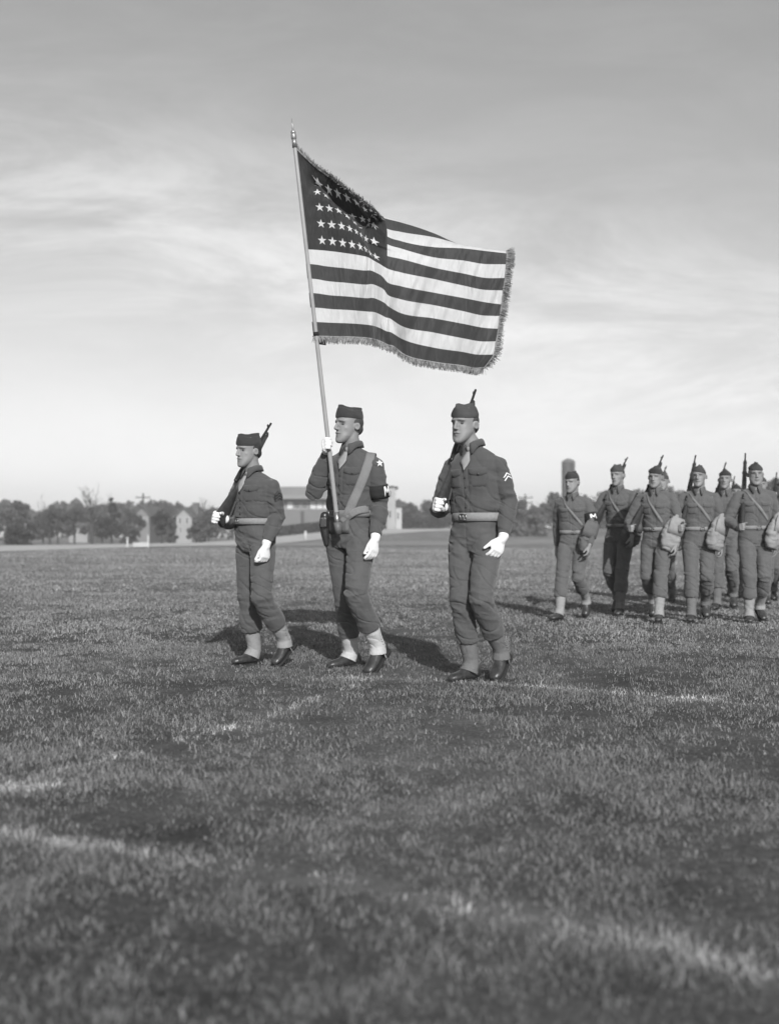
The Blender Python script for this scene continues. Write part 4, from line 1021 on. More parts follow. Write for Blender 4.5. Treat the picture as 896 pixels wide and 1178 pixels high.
star = math_('LESS_THAN', math_('ADD', math_('MULTIPLY', sx_, nx_), math_('MULTIPLY', sy_, ny_)), lim)
star = math_('MULTIPLY', star, inb)
can = math_('ADD', math_('MULTIPLY', star, WHITE - BLUE), BLUE)
colr = math_('ADD', math_('MULTIPLY', canton, can), math_('MULTIPLY', math_('SUBTRACT', 1.0, canton), strp))
sleeve = math_('LESS_THAN', fs_, .0)
tn = N.new('ShaderNodeTexNoise'); tn.inputs['Scale'].default_value = 1.2; tn.inputs['Detail'].default_value = 4; L.new(uvn.outputs[0], tn.inputs['Vector'])
colr = math_('MULTIPLY', colr, math_('ADD', math_('MULTIPLY', tn.outputs[0], .24), .88))
# seams between the stripes
frs = math_('ABSOLUTE', math_('SUBTRACT', math_('FRACT', math_('ADD', ft_, .5)), .5)); seam = math_('LESS_THAN', frs, .025)
colr = math_('MULTIPLY', colr, math_('SUBTRACT', 1.0, math_('MULTIPLY', seam, .12)))
L.new(colr, bs.inputs['Base Color']); bs.inputs['Roughness'].default_value = .6; bs.inputs['Specular IOR Level'].default_value = .3; bs.inputs['Sheen Weight'].default_value = .2
mp = N.new('ShaderNodeMapping'); mp.inputs['Scale'].default_value = (3.2, .5, 1); mp.inputs['Rotation'].default_value = (0, 0, math.radians(-14)); L.new(uvn.outputs[0], mp.inputs['Vector'])
t2 = N.new('ShaderNodeTexNoise'); t2.inputs['Scale'].default_value = 1.6; t2.inputs['Detail'].default_value = 5; L.new(mp.outputs[0], t2.inputs['Vector'])
bp = N.new('ShaderNodeBump'); bp.inputs['Strength'].default_value = .5; bp.inputs['Distance'].default_value = .02; L.new(t2.outputs[0], bp.inputs['Height']); L.new(bp.outputs[0], bs.inputs['Normal'])
tr_ = N.new('ShaderNodeBsdfTranslucent'); L.new(colr, tr_.inputs[0]); ms = N.new('ShaderNodeMixShader'); ms.inputs[0].default_value = .36
L.new(bs.outputs[0], ms.inputs[1]); L.new(tr_.outputs[0], ms.inputs[2]); L.new(ms.outputs[0], N['Material Output'].inputs[0])
cloth = obj('cloth', me, m, fl)
# fringe of twisted threads along top, fly and bottom
fv, ff = [], []
def strand(p, out, side, nrm_, ln, w):
    b0 = len(fv); j1 = V((rnd.gauss(0, .25), rnd.gauss(0, .25), rnd.gauss(0, .2)))
    m_ = p + (out + j1 * .4).normalized() * ln * .5; e_ = m_ + (out + j1 + V((0, 0, -.35))).normalized() * ln * .5
    for q, ww in ((p, 1), (m_, 1), (e_, .7)): fv.extend([q - side * w * ww, q + side * w * ww])
    ff.extend([(b0, b0 + 1, b0 + 3, b0 + 2), (b0 + 2, b0 + 3, b0 + 5, b0 + 4)])
def edge_fringe(pts, inner, per, ln, w):
    for i in range(len(pts) - 1):
        for q in range(per):
            t = (q + rnd.random()) / per; p = pts[i].lerp(pts[i + 1], t); ins = inner[i].lerp(inner[i + 1], t); out = (p - ins).normalized(); side = (pts[i + 1] - pts[i]).normalized()
            n_ = out.cross(side)
            strand(p - out * .006 + n_ * rnd.gauss(0, .003), out + side * rnd.gauss(0, .25) + n_ * rnd.gauss(0, .35), (side + n_ * rnd.gauss(0, .6)).normalized(), n_, ln * (.65 + .5 * rnd.random()), w)
edge_fringe([FP[i][-1] for i in range(len(SN))], [FP[i][-4] for i in range(len(SN))], 9, .050, .0018)
edge_fringe([FP[i][0] for i in range(len(SN))], [FP[i][5] for i in range(len(SN))], 12, .036, .0018)
edge_fringe([FP[-1][j] for j in range(len(TN))], [FP[-4][j] for j in range(len(TN))], 10, .055, .0018)
fm = npmesh('fringe', [tuple(v) for v in fv], ff); obj('fringe', fm, M_fr, fl)
# braided head of the fringe
b = MB(); 
for edge in ([FP[i][-1] for i in range(0, len(SN), 2)], [FP[i][0] for i in range(0, len(SN), 2)], [FP[-1][j] for j in range(0, len(TN), 2)]):
    b.tube(edge, [.006] * len(edge), 6)
obj('braid', b, M_fr, fl)
# leather tabs that tie the hoist to the pole
b = MB()
for py in (384,): q = pb + dirp * pole_at(py); b.tube([q - dirp * .012, q + dirp * .012], [.0185, .0185], 12, round_caps=False)
obj('tie_band', b, M_dark, fl); b = MB(); q = pb + dirp * pole_at(393); b.box(q + V((.03, 0, 0)), V((.03, 0, -.004)), V((0, .004, 0)), V((0, 0, .02)))
obj('tie_tab', b, M_dark, fl)
# ------------------------------------------------------------------ roads, distant trees and buildings
def road(name, pts, m, lift, label):
    "pts (px, Y) along the strip, laid on the terrain"
    cen = [((p_[0] - CX) / FPX * p_[1], p_[1]) for p_ in pts]; ws = [p_[2] for p_ in pts]; dense = []; dw = []
    for (ax, ay), (bx, by), wa, wb in zip(cen[:-1], cen[1:], ws[:-1], ws[1:]):
        for i in range(24): dw.append(wa + (wb - wa) * i / 24); dense.append((ax + (bx - ax) * i / 24, ay + (by - ay) * i / 24))
    dense.append(cen[-1]); dw.append(ws[-1]); rows = []
    for i, (x, y) in enumerate(dense):
        w = dw[i]; x0, y0 = dense[max(i - 1, 0)]; x1, y1 = dense[min(i + 1, len(dense) - 1)]; L_ = math.hypot(x1 - x0, y1 - y0); nx_, ny_ = -(y1 - y0) / L_, (x1 - x0) / L_
        rows.append([V((x + nx_ * w * t, y + ny_ * w * t, hz_(x + nx_ * w * t, y + ny_ * w * t) + lift)) for t in np.linspace(-.5, .5, 13)])
    b = MB(); b.grid(rows); o = obj(name, b, m); tag(o, label, kind='structure')
M_road = mat('gravel_road', .40, .95, .12, .3)
M_dirt = mat('worn_track', .20, .95, .2, .3)
road('road', [(-420, 50, 10), (-150, 60, 12), (0, 72, 14), (170, 88, 15), (320, 112, 15), (440, 128, 14), (540, 138, 13), (700, 150, 12), (1100, 170, 12)], M_road, .05, 'pale gravel road beyond the field')
road('path', [(250, 84, 8), (320, 88, 13), (480, 92, 13), (620, 98, 9), (760, 108, 5)], M_dirt, .04, 'faint worn track in front of the road')
M_bark = mat('bark', .05, .9, .3, 3)
LEAFM = [mat('foliage_dark', .032, .8, .35, 1.5), mat('foliage_mid', .060, .8, .35, 1.5), mat('foliage_pale', .095, .8, .3, 1.5)]
def tree(px, top, basey, Y, wpx, tone, kind, label, group='trees at the far edge of the field', cat='tree', nm='tree', nleaf=1500, seed=0):
    r = np.random.RandomState(seed + int(px * 7) + 1000); x = (px - CX) / FPX * Y; z0 = hz_(x, Y) - .15
    H = EYE - (top - HZ) / FPX * Y - z0; Wd = wpx / FPX * Y / 2
    root = thing(nm, (x, Y, z0), 0, label, cat, group)
    b = MB(); base = V((x, Y, z0)); tr_ = max(.10, H * .022); tips = []
    lean = V((r.randn() * .03, r.randn() * .03, 0)) * H
    trunk_top = base + lean + V((0, 0, H * (.8 if kind != 'conifer' else .97)))
    b.tube([base, base.lerp(trunk_top, .35), base.lerp(trunk_top, .7), trunk_top], [tr_ * 1.25, tr_, tr_ * .6, tr_ * .15], 8)
    nb = 22 if kind == 'bare' else 9
    for i in range(nb):
        t = .28 + .65 * (i + r.rand()) / nb; s_ = base.lerp(trunk_top, t); a = r.rand() * 6.283; ln = (Wd * (1.15 - t * .55) if kind != 'conifer' else Wd * (1 - t)) * (.7 + .5 * r.rand())
        up = .55 + .9 * r.rand() if kind != 'conifer' else .0
        e_ = s_ + V((math.cos(a), math.sin(a), up * (1.3 if kind == 'bare' else .7))) * ln; m_ = s_.lerp(e_, .5) + V((0, 0, -.08 * ln))
        b.tube([s_, m_, e_], [tr_ * .38, tr_ * .2, tr_ * .07], 5, round_caps=False); tips.append(e_)
        if kind == 'bare':
            for q in range(5):
                f_ = .3 + .7 * r.rand(); p0 = s_.lerp(e_, f_); e2 = p0 + V((r.randn() * .5, r.randn() * .5, .6 + .6 * r.rand())) * ln * .42; b.tube([p0, p0.lerp(e2, .5) + V((r.randn(), r.randn(), 0)) * .05 * ln, e2], [tr_ * .12, tr_ * .08, tr_ * .04], 4, round_caps=False)
                for q2 in range(3):
                    p1 = p0.lerp(e2, .4 + .6 * r.rand()); e3 = p1 + V((r.randn() * .4, r.randn() * .4, .5 + .5 * r.rand())) * ln * .22; b.tube([p1, e3], [tr_ * .06, tr_ * .03], 3, round_caps=False)
    obj('trunk', b, M_bark, root)
    if kind != 'bare':
        # leaf clumps through the crown's volume
        nc = 26; cen = []
        for i in range(nc):
            u = r.rand() ** .6; a = r.rand() * 6.283; ph = r.rand()
            if kind == 'conifer': zz_ = .08 + .9 * ph; rad = Wd * (1 - ph) ** .8 * (.4 + .6 * u); cen.append((x + math.cos(a) * rad, Y + math.sin(a) * rad, z0 + H * zz_, Wd * .32 * (1.2 - ph)))
            elif kind == 'bush': zz_ = ph * .8; rad = Wd * math.sqrt(max(0, 1 - ph ** 2.2)) * u * .9; cen.append((x + math.cos(a) * rad, Y + math.sin(a) * rad, z0 + H * (.08 + zz_), Wd * .28))
            else: zz_ = ph; rad = Wd * math.sqrt(max(.05, 1 - (2 * zz_ - .85) ** 2)) * u * .8; cen.append((x + math.cos(a) * rad, Y + math.sin(a) * rad, z0 + H * (.30 + .58 * zz_), Wd * (.20 + .16 * r.rand())))
        cen = np.array(cen); n = nleaf; ci = r.randint(0, nc, n); dv = r.randn(n, 3); dv /= np.linalg.norm(dv, axis=1)[:, None]; rr_ = r.rand(n) ** .45
        pos = cen[ci, :3] + dv * (cen[ci, 3] * rr_)[:, None] * np.array([1, 1, .8]); pos[:, 2] = np.minimum(pos[:, 2], z0 + H * 1.0)
        sz = (.10 + .012 * H) * (.6 + .8 * r.rand(n)) * (1.15 if kind != 'conifer' else .9)
        t1 = r.randn(n, 3); t1 /= np.linalg.norm(t1, axis=1)[:, None]; t2 = np.cross(t1, dv + .3 * r.randn(n, 3)); t2 /= np.linalg.norm(t2, axis=1)[:, None]
        v = np.stack([pos - t1 * sz[:, None], pos - t2 * sz[:, None] * .6, pos + t1 * sz[:, None], pos + t2 * sz[:, None] * .6], 1).reshape(-1, 3)
        me = npmesh('crown', v, np.arange(n * 4).reshape(-1, 4)); obj('crown', me, LEAFM[tone], root)
    return root
T = [  # px, top y, Y, width px, tone, kind, label
 (20, 571, 118, 34, 1, 'tree', 'round-topped tree at the left end of the tree line'),
 (-28, 584, 122, 60, 1, 'tree', 'broad leafy tree running out of the left edge'),
 (22, 604, 96, 40, 0, 'bush', 'dark rounded bush before the left end of the tree line'),
 (50, 586, 124, 40, 1, 'tree', 'mid grey tree between the round-topped tree and the bush-like clump'),
 (67, 580, 116, 34, 1, 'tree', 'leafy tree just left of the two joined crowns near the bare tree'),
 (86, 581, 112, 30, 1, 'tree', 'leafy tree standing just left of the tall bare tree'),
 (106, 561, 108, 36, 1, 'bare', 'tall leafless tree with forked branches on the left'),
 (129, 570, 110, 30, 0, 'conifer', 'tall pointed dark tree right of the leafless tree'),
 (58, 577, 114, 26, 1, 'bare', 'leafless tree standing among the crowns left of the tall bare one'),
 (146, 579, 116, 20, 1, 'bare', 'slim leafless tree beside the small gabled house'),
 (236, 577, 128, 22, 1, 'bare', 'leafless tree close to the short soldier'),
 (506, 572, 160, 22, 1, 'bare', 'leafless tree between flag bearer and right soldier'),
 (118, 590, 130, 40, 1, 'tree', 'low tree behind the leafless tree'),
 (152, 585, 120, 30, 1, 'tree', 'leafy tree before the small gabled house'),
 (186, 583, 108, 24, 0, 'tree', 'dark full tree between the two pale houses at left'),
 (192, 578, 150, 40, 1, 'tree', 'tree top showing above the dark full tree at left'),
 (222, 580, 138, 36, 1, 'tree', 'leafy tree rising behind the pale house nearest the short soldier'),
 (199, 598, 108, 14, 1, 'bush', 'bush before the left wall of the pale gabled house'),
 (226, 596, 106, 20, 1, 'bush', 'bush before the right side of the pale gabled house'),
 (152, 600, 104, 18, 1, 'bush', 'bush before the small gabled house'),
 (240, 584, 125, 30, 1, 'tree', 'leafy tree just left of the short soldier\'s rifle hand'),
 (328, 574, 160, 30, 1, 'tree', 'tree seen beside the left end of the long low building'),
 (470, 577, 165, 34, 1, 'tree', 'tree next to the white gabled house behind the flag bearer'),
 (493, 575, 168, 34, 1, 'tree', 'middle tree between flag bearer and soldier with chevrons'),
 (516, 579, 160, 32, 1, 'tree', 'tree showing just behind the right soldier\'s rifle hand'),
 (470, 594, 150, 26, 0, 'bush', 'dark shrub left of the middle tree'),
 (500, 592, 150, 36, 0, 'bush', 'dark shrub under the middle tree'),
 (600, 574, 130, 30, 1, 'tree', 'tree right of the soldier with chevrons'),
 (615, 590, 112, 34, 2, 'bush', 'pale brushy shrub left of the rifleless soldier'),
 (590, 598, 112, 30, 2, 'bush', 'pale brushy shrub beside the sleeve of the soldier with chevrons'),
 (637, 562, 128, 34, 2, 'tree', 'pale airy tree left of the silo'),
 (670, 566, 125, 44, 1, 'tree', 'broad tree at the foot of the silo'),
 (697, 560, 135, 40, 1, 'tree', 'tree right of the silo behind the second soldier of the rear rank'),
 (734, 574, 130, 40, 1, 'tree', 'low tree behind the gap in the rear rank'),
 (770, 556, 140, 40, 1, 'tree', 'tall tree right of the soldier leading the rear rank'),
 (815, 566, 130, 40, 1, 'tree', 'tree showing between the fourth and fifth rear soldiers'),
 (852, 558, 138, 44, 1, 'tree', 'tree behind the soldier nearest the right edge'),
 (888, 545, 134, 40, 0, 'tree', 'dark tree at the right edge behind the marchers'),
 (930, 560, 130, 50, 1, 'tree', 'tree beyond the right edge of the marchers'),
]
for i, (px, top, Y, w, tone, kind, lab) in enumerate(T):
    tree(px, top, 0, Y, w * 1.15, tone, kind, lab, seed=i, nm='bush' if kind == 'bush' else 'tree', cat='bush' if kind == 'bush' else 'tree', group='bushes below the tree line' if kind == 'bush' else 'trees at the far edge of the field')
# continuous far wood behind
def wood():
    r = np.random.RandomState(5); n = 26000; px = r.rand(n) * 1500 - 300; Y = 185 + r.rand(n) * 25
    x = (px - CX) / FPX * Y; tops = 583 - 7 * vnoise(np.stack([px * .045, px * 0, px * 0], -1), 4) - 4 * vnoise(np.stack([px * .16, px * 0, px * 0], -1), 6) - 12 * sstep(640, 760, px)
    z0 = hgt(x, Y); zt = EYE - (tops - HZ) / FPX * Y; z = z0 + (zt - z0) * r.rand(n) ** .55
    pos = np.stack([x, Y, z], -1); sz = (.35 + .4 * r.rand(n)); t1 = r.randn(n, 3); t1 /= np.linalg.norm(t1, axis=1)[:, None]; t2 = np.cross(t1, r.randn(n, 3)); t2 /= np.linalg.norm(t2, axis=1)[:, None]
    v = np.stack([pos - t1 * sz[:, None], pos - t2 * sz[:, None] * .7, pos + t1 * sz[:, None], pos + t2 * sz[:, None] * .7], 1).reshape(-1, 3)
    o = obj('distant_wood', npmesh('distant_wood', v, np.arange(n * 4).reshape(-1, 4)), LEAFM[1]); tag(o, 'far-off wood closing the horizon behind the tree line', 'wood', kind='stuff')
wood()
M_wall = mat('house_wall', .30, .9, .1, .6); M_pale = mat('pale_clapboard', .40, .9, .06, .8); M_roof = mat('roof_shingle', .10, .9, .2, 1.2); M_hang = mat('fascia_board', .20, .9, .1, .5); M_brick = mat('brick_wall', .10, .9, .2, .8); M_glass = mat('window_glass', .06, .15, .1, 1); M_blind = mat('window_blind', .55, .8, .05, 1)
def Xp(px, Y): return (px - CX) / FPX * Y
def Zp(py, Y): return EYE - (py - HZ) / FPX * Y
def house(px0, px1, eave, ridge, Y, dep, walls, label, cat='house', gable=True, wins=(), nm='house', group=None, chim=None):
    x0, x1 = Xp(px0, Y), Xp(px1, Y); z0 = min(hz_(x0, Y), hz_(x1, Y)) - .3; ze, zr = Zp(eave, Y), Zp(ridge, Y); xm = (x0 + x1) / 2
    root = thing(nm, (xm, Y + dep / 2, z0), 0, label, cat, group)
    b = MB(); b.bx(x0, x1, Y, Y + dep, z0, ze)
    if gable:
        n = len(b.v); b.v += [V((x0, Y + .01, ze)), V((x1, Y + .01, ze)), V((xm, Y + .01, zr)), V((x0, Y + dep - .01, ze)), V((x1, Y + dep - .01, ze)), V((xm, Y + dep - .01, zr))]; b.f += [(n, n + 1, n + 2), (n + 5, n + 4, n + 3), (n, n + 2, n + 5, n + 3), (n + 1, n + 4, n + 5, n + 2)]
    obj('wall', b, walls, root, False)
    b = MB(); o_ = .35
    if gable:
        for sx in (-1, 1):
            xe = xm + sx * ((x1 - x0) / 2 + o_); sl = (zr - ze) / ((x1 - x0) / 2); ze2 = ze - sl * o_
            rows = [[V((xm, Y - o_, zr + .03)), V((xm, Y + dep + o_, zr + .03))], [V((xe, Y - o_, ze2 + .03)), V((xe, Y + dep + o_, ze2 + .03))]]
            b.grid(rows, [[V((0, 0, .2))] * 2] * 2)
    else:
        n = len(b.v); b.v += [V((x0 - o_, Y - o_, ze)), V((x1 + o_, Y - o_, ze)), V((x1 + o_, Y + dep + o_, ze)), V((x0 - o_, Y + dep + o_, ze)), V((x0 + (x1 - x0) * .2, Y + dep / 2, zr)), V((x1 - (x1 - x0) * .2, Y + dep / 2, zr))]
        b.f += [(n, n + 1, n + 5, n + 4), (n + 1, n + 2, n + 5), (n + 2, n + 3, n + 4, n + 5), (n + 3, n, n + 4), (n, n + 3, n + 2, n + 1)]
    rf = obj('roof', b, M_roof, root, False)
    if chim: b = MB(); cx_ = Xp(chim[0], Y); b.bx(cx_ - .4, cx_ + .4, Y + dep * .4, Y + dep * .4 + .8, ze, Zp(chim[1], Y)); obj('chimney', b, M_brick, rf, False)
    for wx0, wx1, wy0, wy1, lit in wins:
        b = MB(); a0, a1, c0, c1 = Xp(wx0, Y), Xp(wx1, Y), Zp(wy1, Y), Zp(wy0, Y); t = .09
        for q in ((a0 - t, a0, c0 - t, c1 + t), (a1, a1 + t, c0 - t, c1 + t), (a0, a1, c1, c1 + t), (a0, a1, c0 - t, c0), (a0, a1, (c0 + c1) / 2 - .03, (c0 + c1) / 2 + .03)): b.bx(q[0], q[1], Y - .06, Y - .002, q[2], q[3])
        w_ = obj('window', b, M_pale, root, False); b = MB(); b.bx(a0, a1, Y - .025, Y - .004, c0, c1); obj('pane', b, M_blind if lit else M_glass, w_, False)
    return root
M_wall = mat('drab_wall', .17, .9, .1, .6); M_pale2 = mat('cream_wall', .27, .9, .08, .6)  # small house's wall in one even, darker grey
house(155, 172, 592, 583, 128, 9, M_wall, 'small gabled house half hidden by trees left of the dark full tree', wins=((158.5, 161, 596, 601, 0), (166, 168.5, 596, 601, 0)), chim=(160, 580))
house(203, 221, 594, 585, 126, 10, M_pale2, 'pale gabled house behind trees, nearest the short soldier', wins=((206, 209, 596, 602, 0), (214, 217, 596, 602, 0), (207, 209, 607, 613, 0)), chim=(218, 577))
house(80, 101, 606, 601, 132, 8, M_pale2, 'low pale shed behind the trunk of the leafless tree', cat='shed', nm='shed', gable=False, wins=((85, 88, 609, 614, 0),))
house(434, 455, 560, 557, 142, 9, mat('weathered_pale_wall', .30, .9, .1, .6), 'pale tall flat-topped house just right of the flag bearer', gable=False, wins=((447, 450, 565, 572, 0), (447, 450, 588, 595, 0)))
house(455.4, 462, 583, 580, 142.5, 6, M_pale, 'small pale porch wing right of the tall flat-topped house', gable=False, cat='porch', nm='porch', wins=((457, 459, 590, 597, 0),))
# long low building with a flat roof
Y = 145; x0, x1 = Xp(318, Y), Xp(446, Y); z0 = hz_(x1, Y) - .6
lb = thing('low_building', ((x0 + x1) / 2, Y + 6, z0), 0, 'long low flat-roofed building behind the flag bearer', 'building')
b = MB(); b.bx(x0, x1, Y, Y + 12, z0, Zp(575, Y)); obj('wall', b, M_wall if False else mat('stucco_wall', .15, .9, .1, .4), lb, False)
b = MB(); b.bx(x0 - .8, x1 + .8, Y - 1.6, Y + 13, Zp(574.5, Y), Zp(570, Y)); rf = obj('roof', b, M_hang, lb, False)
b = MB(); b.bx(x0 + .4, x1 - .4, Y - .4, Y + 12, Zp(570, Y) + .003, Zp(560, Y)); obj('parapet', b, mat('parapet_wall', .17, .9, .1, .5), rf, False)
for i, wx in enumerate((322, 331, 339, 348, 357.5, 365, 372.5, 381, 395, 410, 424, 436)):
    b = MB(); a0, a1, c0, c1 = Xp(wx, Y), Xp(wx + 5.2, Y), Zp(585, Y), Zp(577.5, Y); t = .08
    for q in ((a0 - t, a0, c0 - t, c1 + t), (a1, a1 + t, c0 - t, c1 + t), (a0, a1, c1, c1 + t), (a0, a1, c0 - t, c0), ((a0 + a1) / 2 - .03, (a0 + a1) / 2 + .03, c0, c1)): b.bx(q[0], q[1], Y - .06, Y - .002, q[2], q[3])
    w_ = obj('window', b, M_pale, lb, False); b = MB(); b.bx(a0, a1, Y - .025, Y - .004, c0, c1); obj('pane', b, M_blind if i in (1, 4, 5, 6) else M_glass, w_, False)
b = MB(); b.bx(Xp(346, Y), Xp(350, Y), Y - .05, Y + .02, z0, Zp(588, Y)); obj('door', b, M_glass, lb, False)
# clipped hedge in front of it
hx0, hx1 = Xp(318, 138), Xp(444, 138); r = np.random.RandomState(9); n = 9000
pos = np.stack([hx0 + (hx1 - hx0) * r.rand(n), 138 + (r.rand(n) - .5) * 1.4, r.rand(n) ** .7], -1); zb = hgt(pos[:, 0], pos[:, 1]); pos[:, 2] = zb + pos[:, 2] * 1.35
sz = .14 + .1 * r.rand(n); t1 = r.randn(n, 3); t1 /= np.linalg.norm(t1, axis=1)[:, None]; t2 = np.cross(t1, r.randn(n, 3)); t2 /= np.linalg.norm(t2, axis=1)[:, None]
v = np.stack([pos - t1 * sz[:, None], pos - t2 * sz[:, None] * .7, pos + t1 * sz[:, None], pos + t2 * sz[:, None] * .7], 1).reshape(-1, 3)
single('hedge', npmesh('hedge', v, np.arange(n * 4).reshape(-1, 4)), LEAFM[0], ((hx0 + hx1) / 2, 138, 0), 'dark clipped hedge along the low flat-roofed building', 'hedge', smooth=False)
# silo with a domed cap
Y = 190; xc = Xp(653.5, Y); R_ = 7.6 / FPX * Y; z0 = hz_(xc, Y) - .3; zt = Zp(533, Y); zd = Zp(527.5, Y)
sr_ = thing('silo', (xc, Y, z0), 0, 'tall round silo with a low dome behind the rifleless soldier', 'silo')
b = MB(); c_ = V((xc, Y, 0)); X1, Y1 = V((1, 0, 0)), V((0, 1, 0)); rg = []
for i in range(24):
    z_ = z0 + (zt - z0) * i / 23; rg.append((c_ + V((0, 0, z_)), X1 * R_, Y1 * R_))
    if i % 2 == 0 and i < 23: rg += [(c_ + V((0, 0, z_ + .12)), X1 * R_ * 1.03, Y1 * R_ * 1.03), (c_ + V((0, 0, z_ + .24)), X1 * R_, Y1 * R_)]
b.ring_loft(rg, 28); obj('wall', b, mat('silo_staves', .06, .8, .15, .4), sr_)
b = MB(); b.ring_loft([(c_ + V((0, 0, zt + .01)), X1 * R_ * 1.06, Y1 * R_ * 1.06), (c_ + V((0, 0, zt + .25)), X1 * R_ * 1.02, Y1 * R_ * 1.02), (c_ + V((0, 0, zt + (zd - zt) * .7)), X1 * R_ * .72, Y1 * R_ * .72), (c_ + V((0, 0, zd)), X1 * R_ * .2, Y1 * R_ * .2)], 28); obj('roof', b, M_roof, sr_)
b = MB(); b.bx(xc + R_ * .15, xc + R_ * .55, Y - R_ - .25, Y - R_ * .85, z0, zt); obj('chute', b, mat('silo_chute', .04, .8), sr_)
# poles
def pole(px, top, Y, arms, label):
    x = Xp(px, Y); z0 = hz_(x, Y) - .2; zt = Zp(top, Y); root = thing('utility_pole', (x, Y, z0), 0, label, 'pole', 'utility poles along the road')
    b = MB(); b.tube([V((x, Y, z0)), V((x, Y, zt))], [.16, .11], 10); obj('post', b, M_bark, root)
    for a in arms:
        b = MB(); b.bx(x - 1.0, x + 1.0, Y - .16, Y - .05, zt - a - .07, zt - a + .07); ca = obj('crossarm', b, M_bark, root, False)
        b = MB()
        for dx_ in (-.85, .85): b.tube([V((x + dx_, Y - .1, zt - a + .08)), V((x + dx_, Y - .1, zt - a + .25))], [.05, .04], 6)
        obj('insulator', b, M_pale, ca)
pole(604, 569, 140, (.4, 1.1), 'utility pole with two crossarms right of the soldier with chevrons')
pole(165, 568, 140, (.5,), 'slim utility pole above the small gabled house')
pole(595, 577, 175, (.5,), 'farther utility pole close to the sleeve of the soldier with chevrons')
# low white hurdle on the field edge
Y = 76; hx = [Xp(147, Y), Xp(171, Y)]; z0 = hz_(hx[0], Y); root = thing('hurdle', ((hx[0] + hx[1]) / 2, Y, z0), 0, 'low white two-post hurdle at the field edge on the left', 'hurdle')
for x in hx: b = MB(); b.bx(x - .05, x + .05, Y - .05, Y + .05, z0, z0 + (.9 if x == hx[1] else .75)); obj('post', b, mat('flaking_white_paint', .45, .8, .1, 3), root, False)
for za, zb in ((.08, .20), (.26, .36)): b = MB(); b.bx(hx[0] + .4, hx[1] - .055, Y - .03, Y + .03, z0 + za, z0 + zb); obj('rail', b, MATS['flaking_white_paint'], root, False)
Y = 104; x = Xp(351.5, Y); b = MB(); z0 = hz_(x, Y)
b.ring_loft([(V((x, Y, z0)), V((.16, 0, 0)), V((0, .16, 0))), (V((x, Y, z0 + .55)), V((.15, 0, 0)), V((0, .15, 0))), (V((x, Y, z0 + .8)), V((.12, 0, 0)), V((0, .12, 0))), (V((x, Y, z0 + .92)), V((.04, 0, 0)), V((0, .04, 0)))], 12)
single('marker_post', b, mat('flaking_white_paint', .45), (x, Y, z0), 'short white marker post between the short soldier and the flag bearer', 'post')

# the air between: a closed box of even haze round the whole place
b = MB(); b.bx(-1560, 1560, -330, 2560, -1.2, 24); m = bpy.data.materials.new('haze_air'); m.use_nodes = True; nt = m.node_tree; nt.nodes.clear()
o_ = nt.nodes.new('ShaderNodeOutputMaterial'); pv = nt.nodes.new('ShaderNodeVolumePrincipled'); pv.inputs['Color'].default_value = (.9, .9, .9, 1); pv.inputs['Density'].default_value = .0013; pv.inputs['Anisotropy'].default_value = .0
nt.links.new(pv.outputs[0], o_.inputs['Volume']); hz__ = obj('haze', b, m, None, False); tag(hz__, 'thin autumn haze over the field', kind='stuff')
SC.cycles.volume_bounces = 0
# ------------------------------------------------------------------ the rank of marchers behind, on the right
def walker(x, y, yaw, k, phase, headyaw, armL=.25, handed='rifle', lean=.04, hyaw_p=0):
    "joints of a marching man; phase 1: right foot forward, -1: left foot forward"
    F = dirv(yaw); A = V((math.cos(yaw), -math.sin(yaw), 0)); Z = V((0, 0, 1)); o = V((x, y, 0)); J = {}
    def q(a, f, z): return o + (A * a + F * f + Z * z) * k
    pz = .915
    J['hipL'] = q(.09, .02 * -phase, pz); J['hipR'] = q(-.09, .02 * phase, pz); J['belt'] = q(0, .0, 1.045)
    J['neck'] = q(0, lean * 1.2, 1.475); J['shL'] = q(.172, lean - .01, 1.40); J['shR'] = q(-.172, lean - .01, 1.40)
    J['head'] = q(0, lean * 1.4 + .022, 1.632); J['yaw'] = headyaw; J['pitch'] = .04 + .05 * math.sin(x * 7); J['roll'] = .05 * math.sin(x * 11)
    fw, bk = ('R', 'L') if phase > 0 else ('L', 'R'); sg = {'L': 1, 'R': -1}; ph = abs(phase)
    af = q(sg[fw] * .085, .26 * ph, .098); ab = q(sg[bk] * .085, -.20 * ph, .098 + .13 * ph)
    J['an' + fw] = af; J['an' + bk] = ab
    for s in (fw, bk): J['kn' + s], J['an' + s] = ik(J['hip' + s], J['an' + s], .43 * k, .42 * k, F)
    J['foot' + fw] = foot_frame(J['an' + fw] + F + A * sg[fw] * .15, J['an' + fw], 0); J['foot' + bk] = foot_frame(J['an' + bk] + F + A * sg[bk] * .1, J['an' + bk], .75 * ph)
    wl = q(.24, armL, .86 + abs(armL) * .25); J['elL'], J['wrL'] = ik(J['shL'], wl, .29 * k, .25 * k, -F + A * .4)
    fd = (J['wrL'] - J['elL']).normalized()
    J['handL'] = dict(x=fd + V((0, 0, -.3)), y=F, z=-A, curl=[.5, .55, .6, .65], thumb=(.75, .5, .3), tc=.3)
    if handed == 'rifle':
        butt = q(-.195, .36, 1.09); d_ = (A * .16 - F * .69 + Z * .70).normalized(); muz = butt + d_ * 1.10
        butt_grip(J, q(-.20, .38, 1.05), F, A, butt, muz, k, -A * .5 - Z)
        return J, butt, muz
    wr_ = q(-.25, -.10, .86); J['elR'], J['wrR'] = ik(J['shR'], wr_, .29 * k, .25 * k, -F - A * .3); fd = (J['wrR'] - J['elR']).normalized()
    J['handR'] = dict(x=fd + V((0, 0, -.3)), y=F, z=A, curl=[.5, .55, .6, .65], thumb=(.75, .5, .3), tc=.3)
    return J, None, None
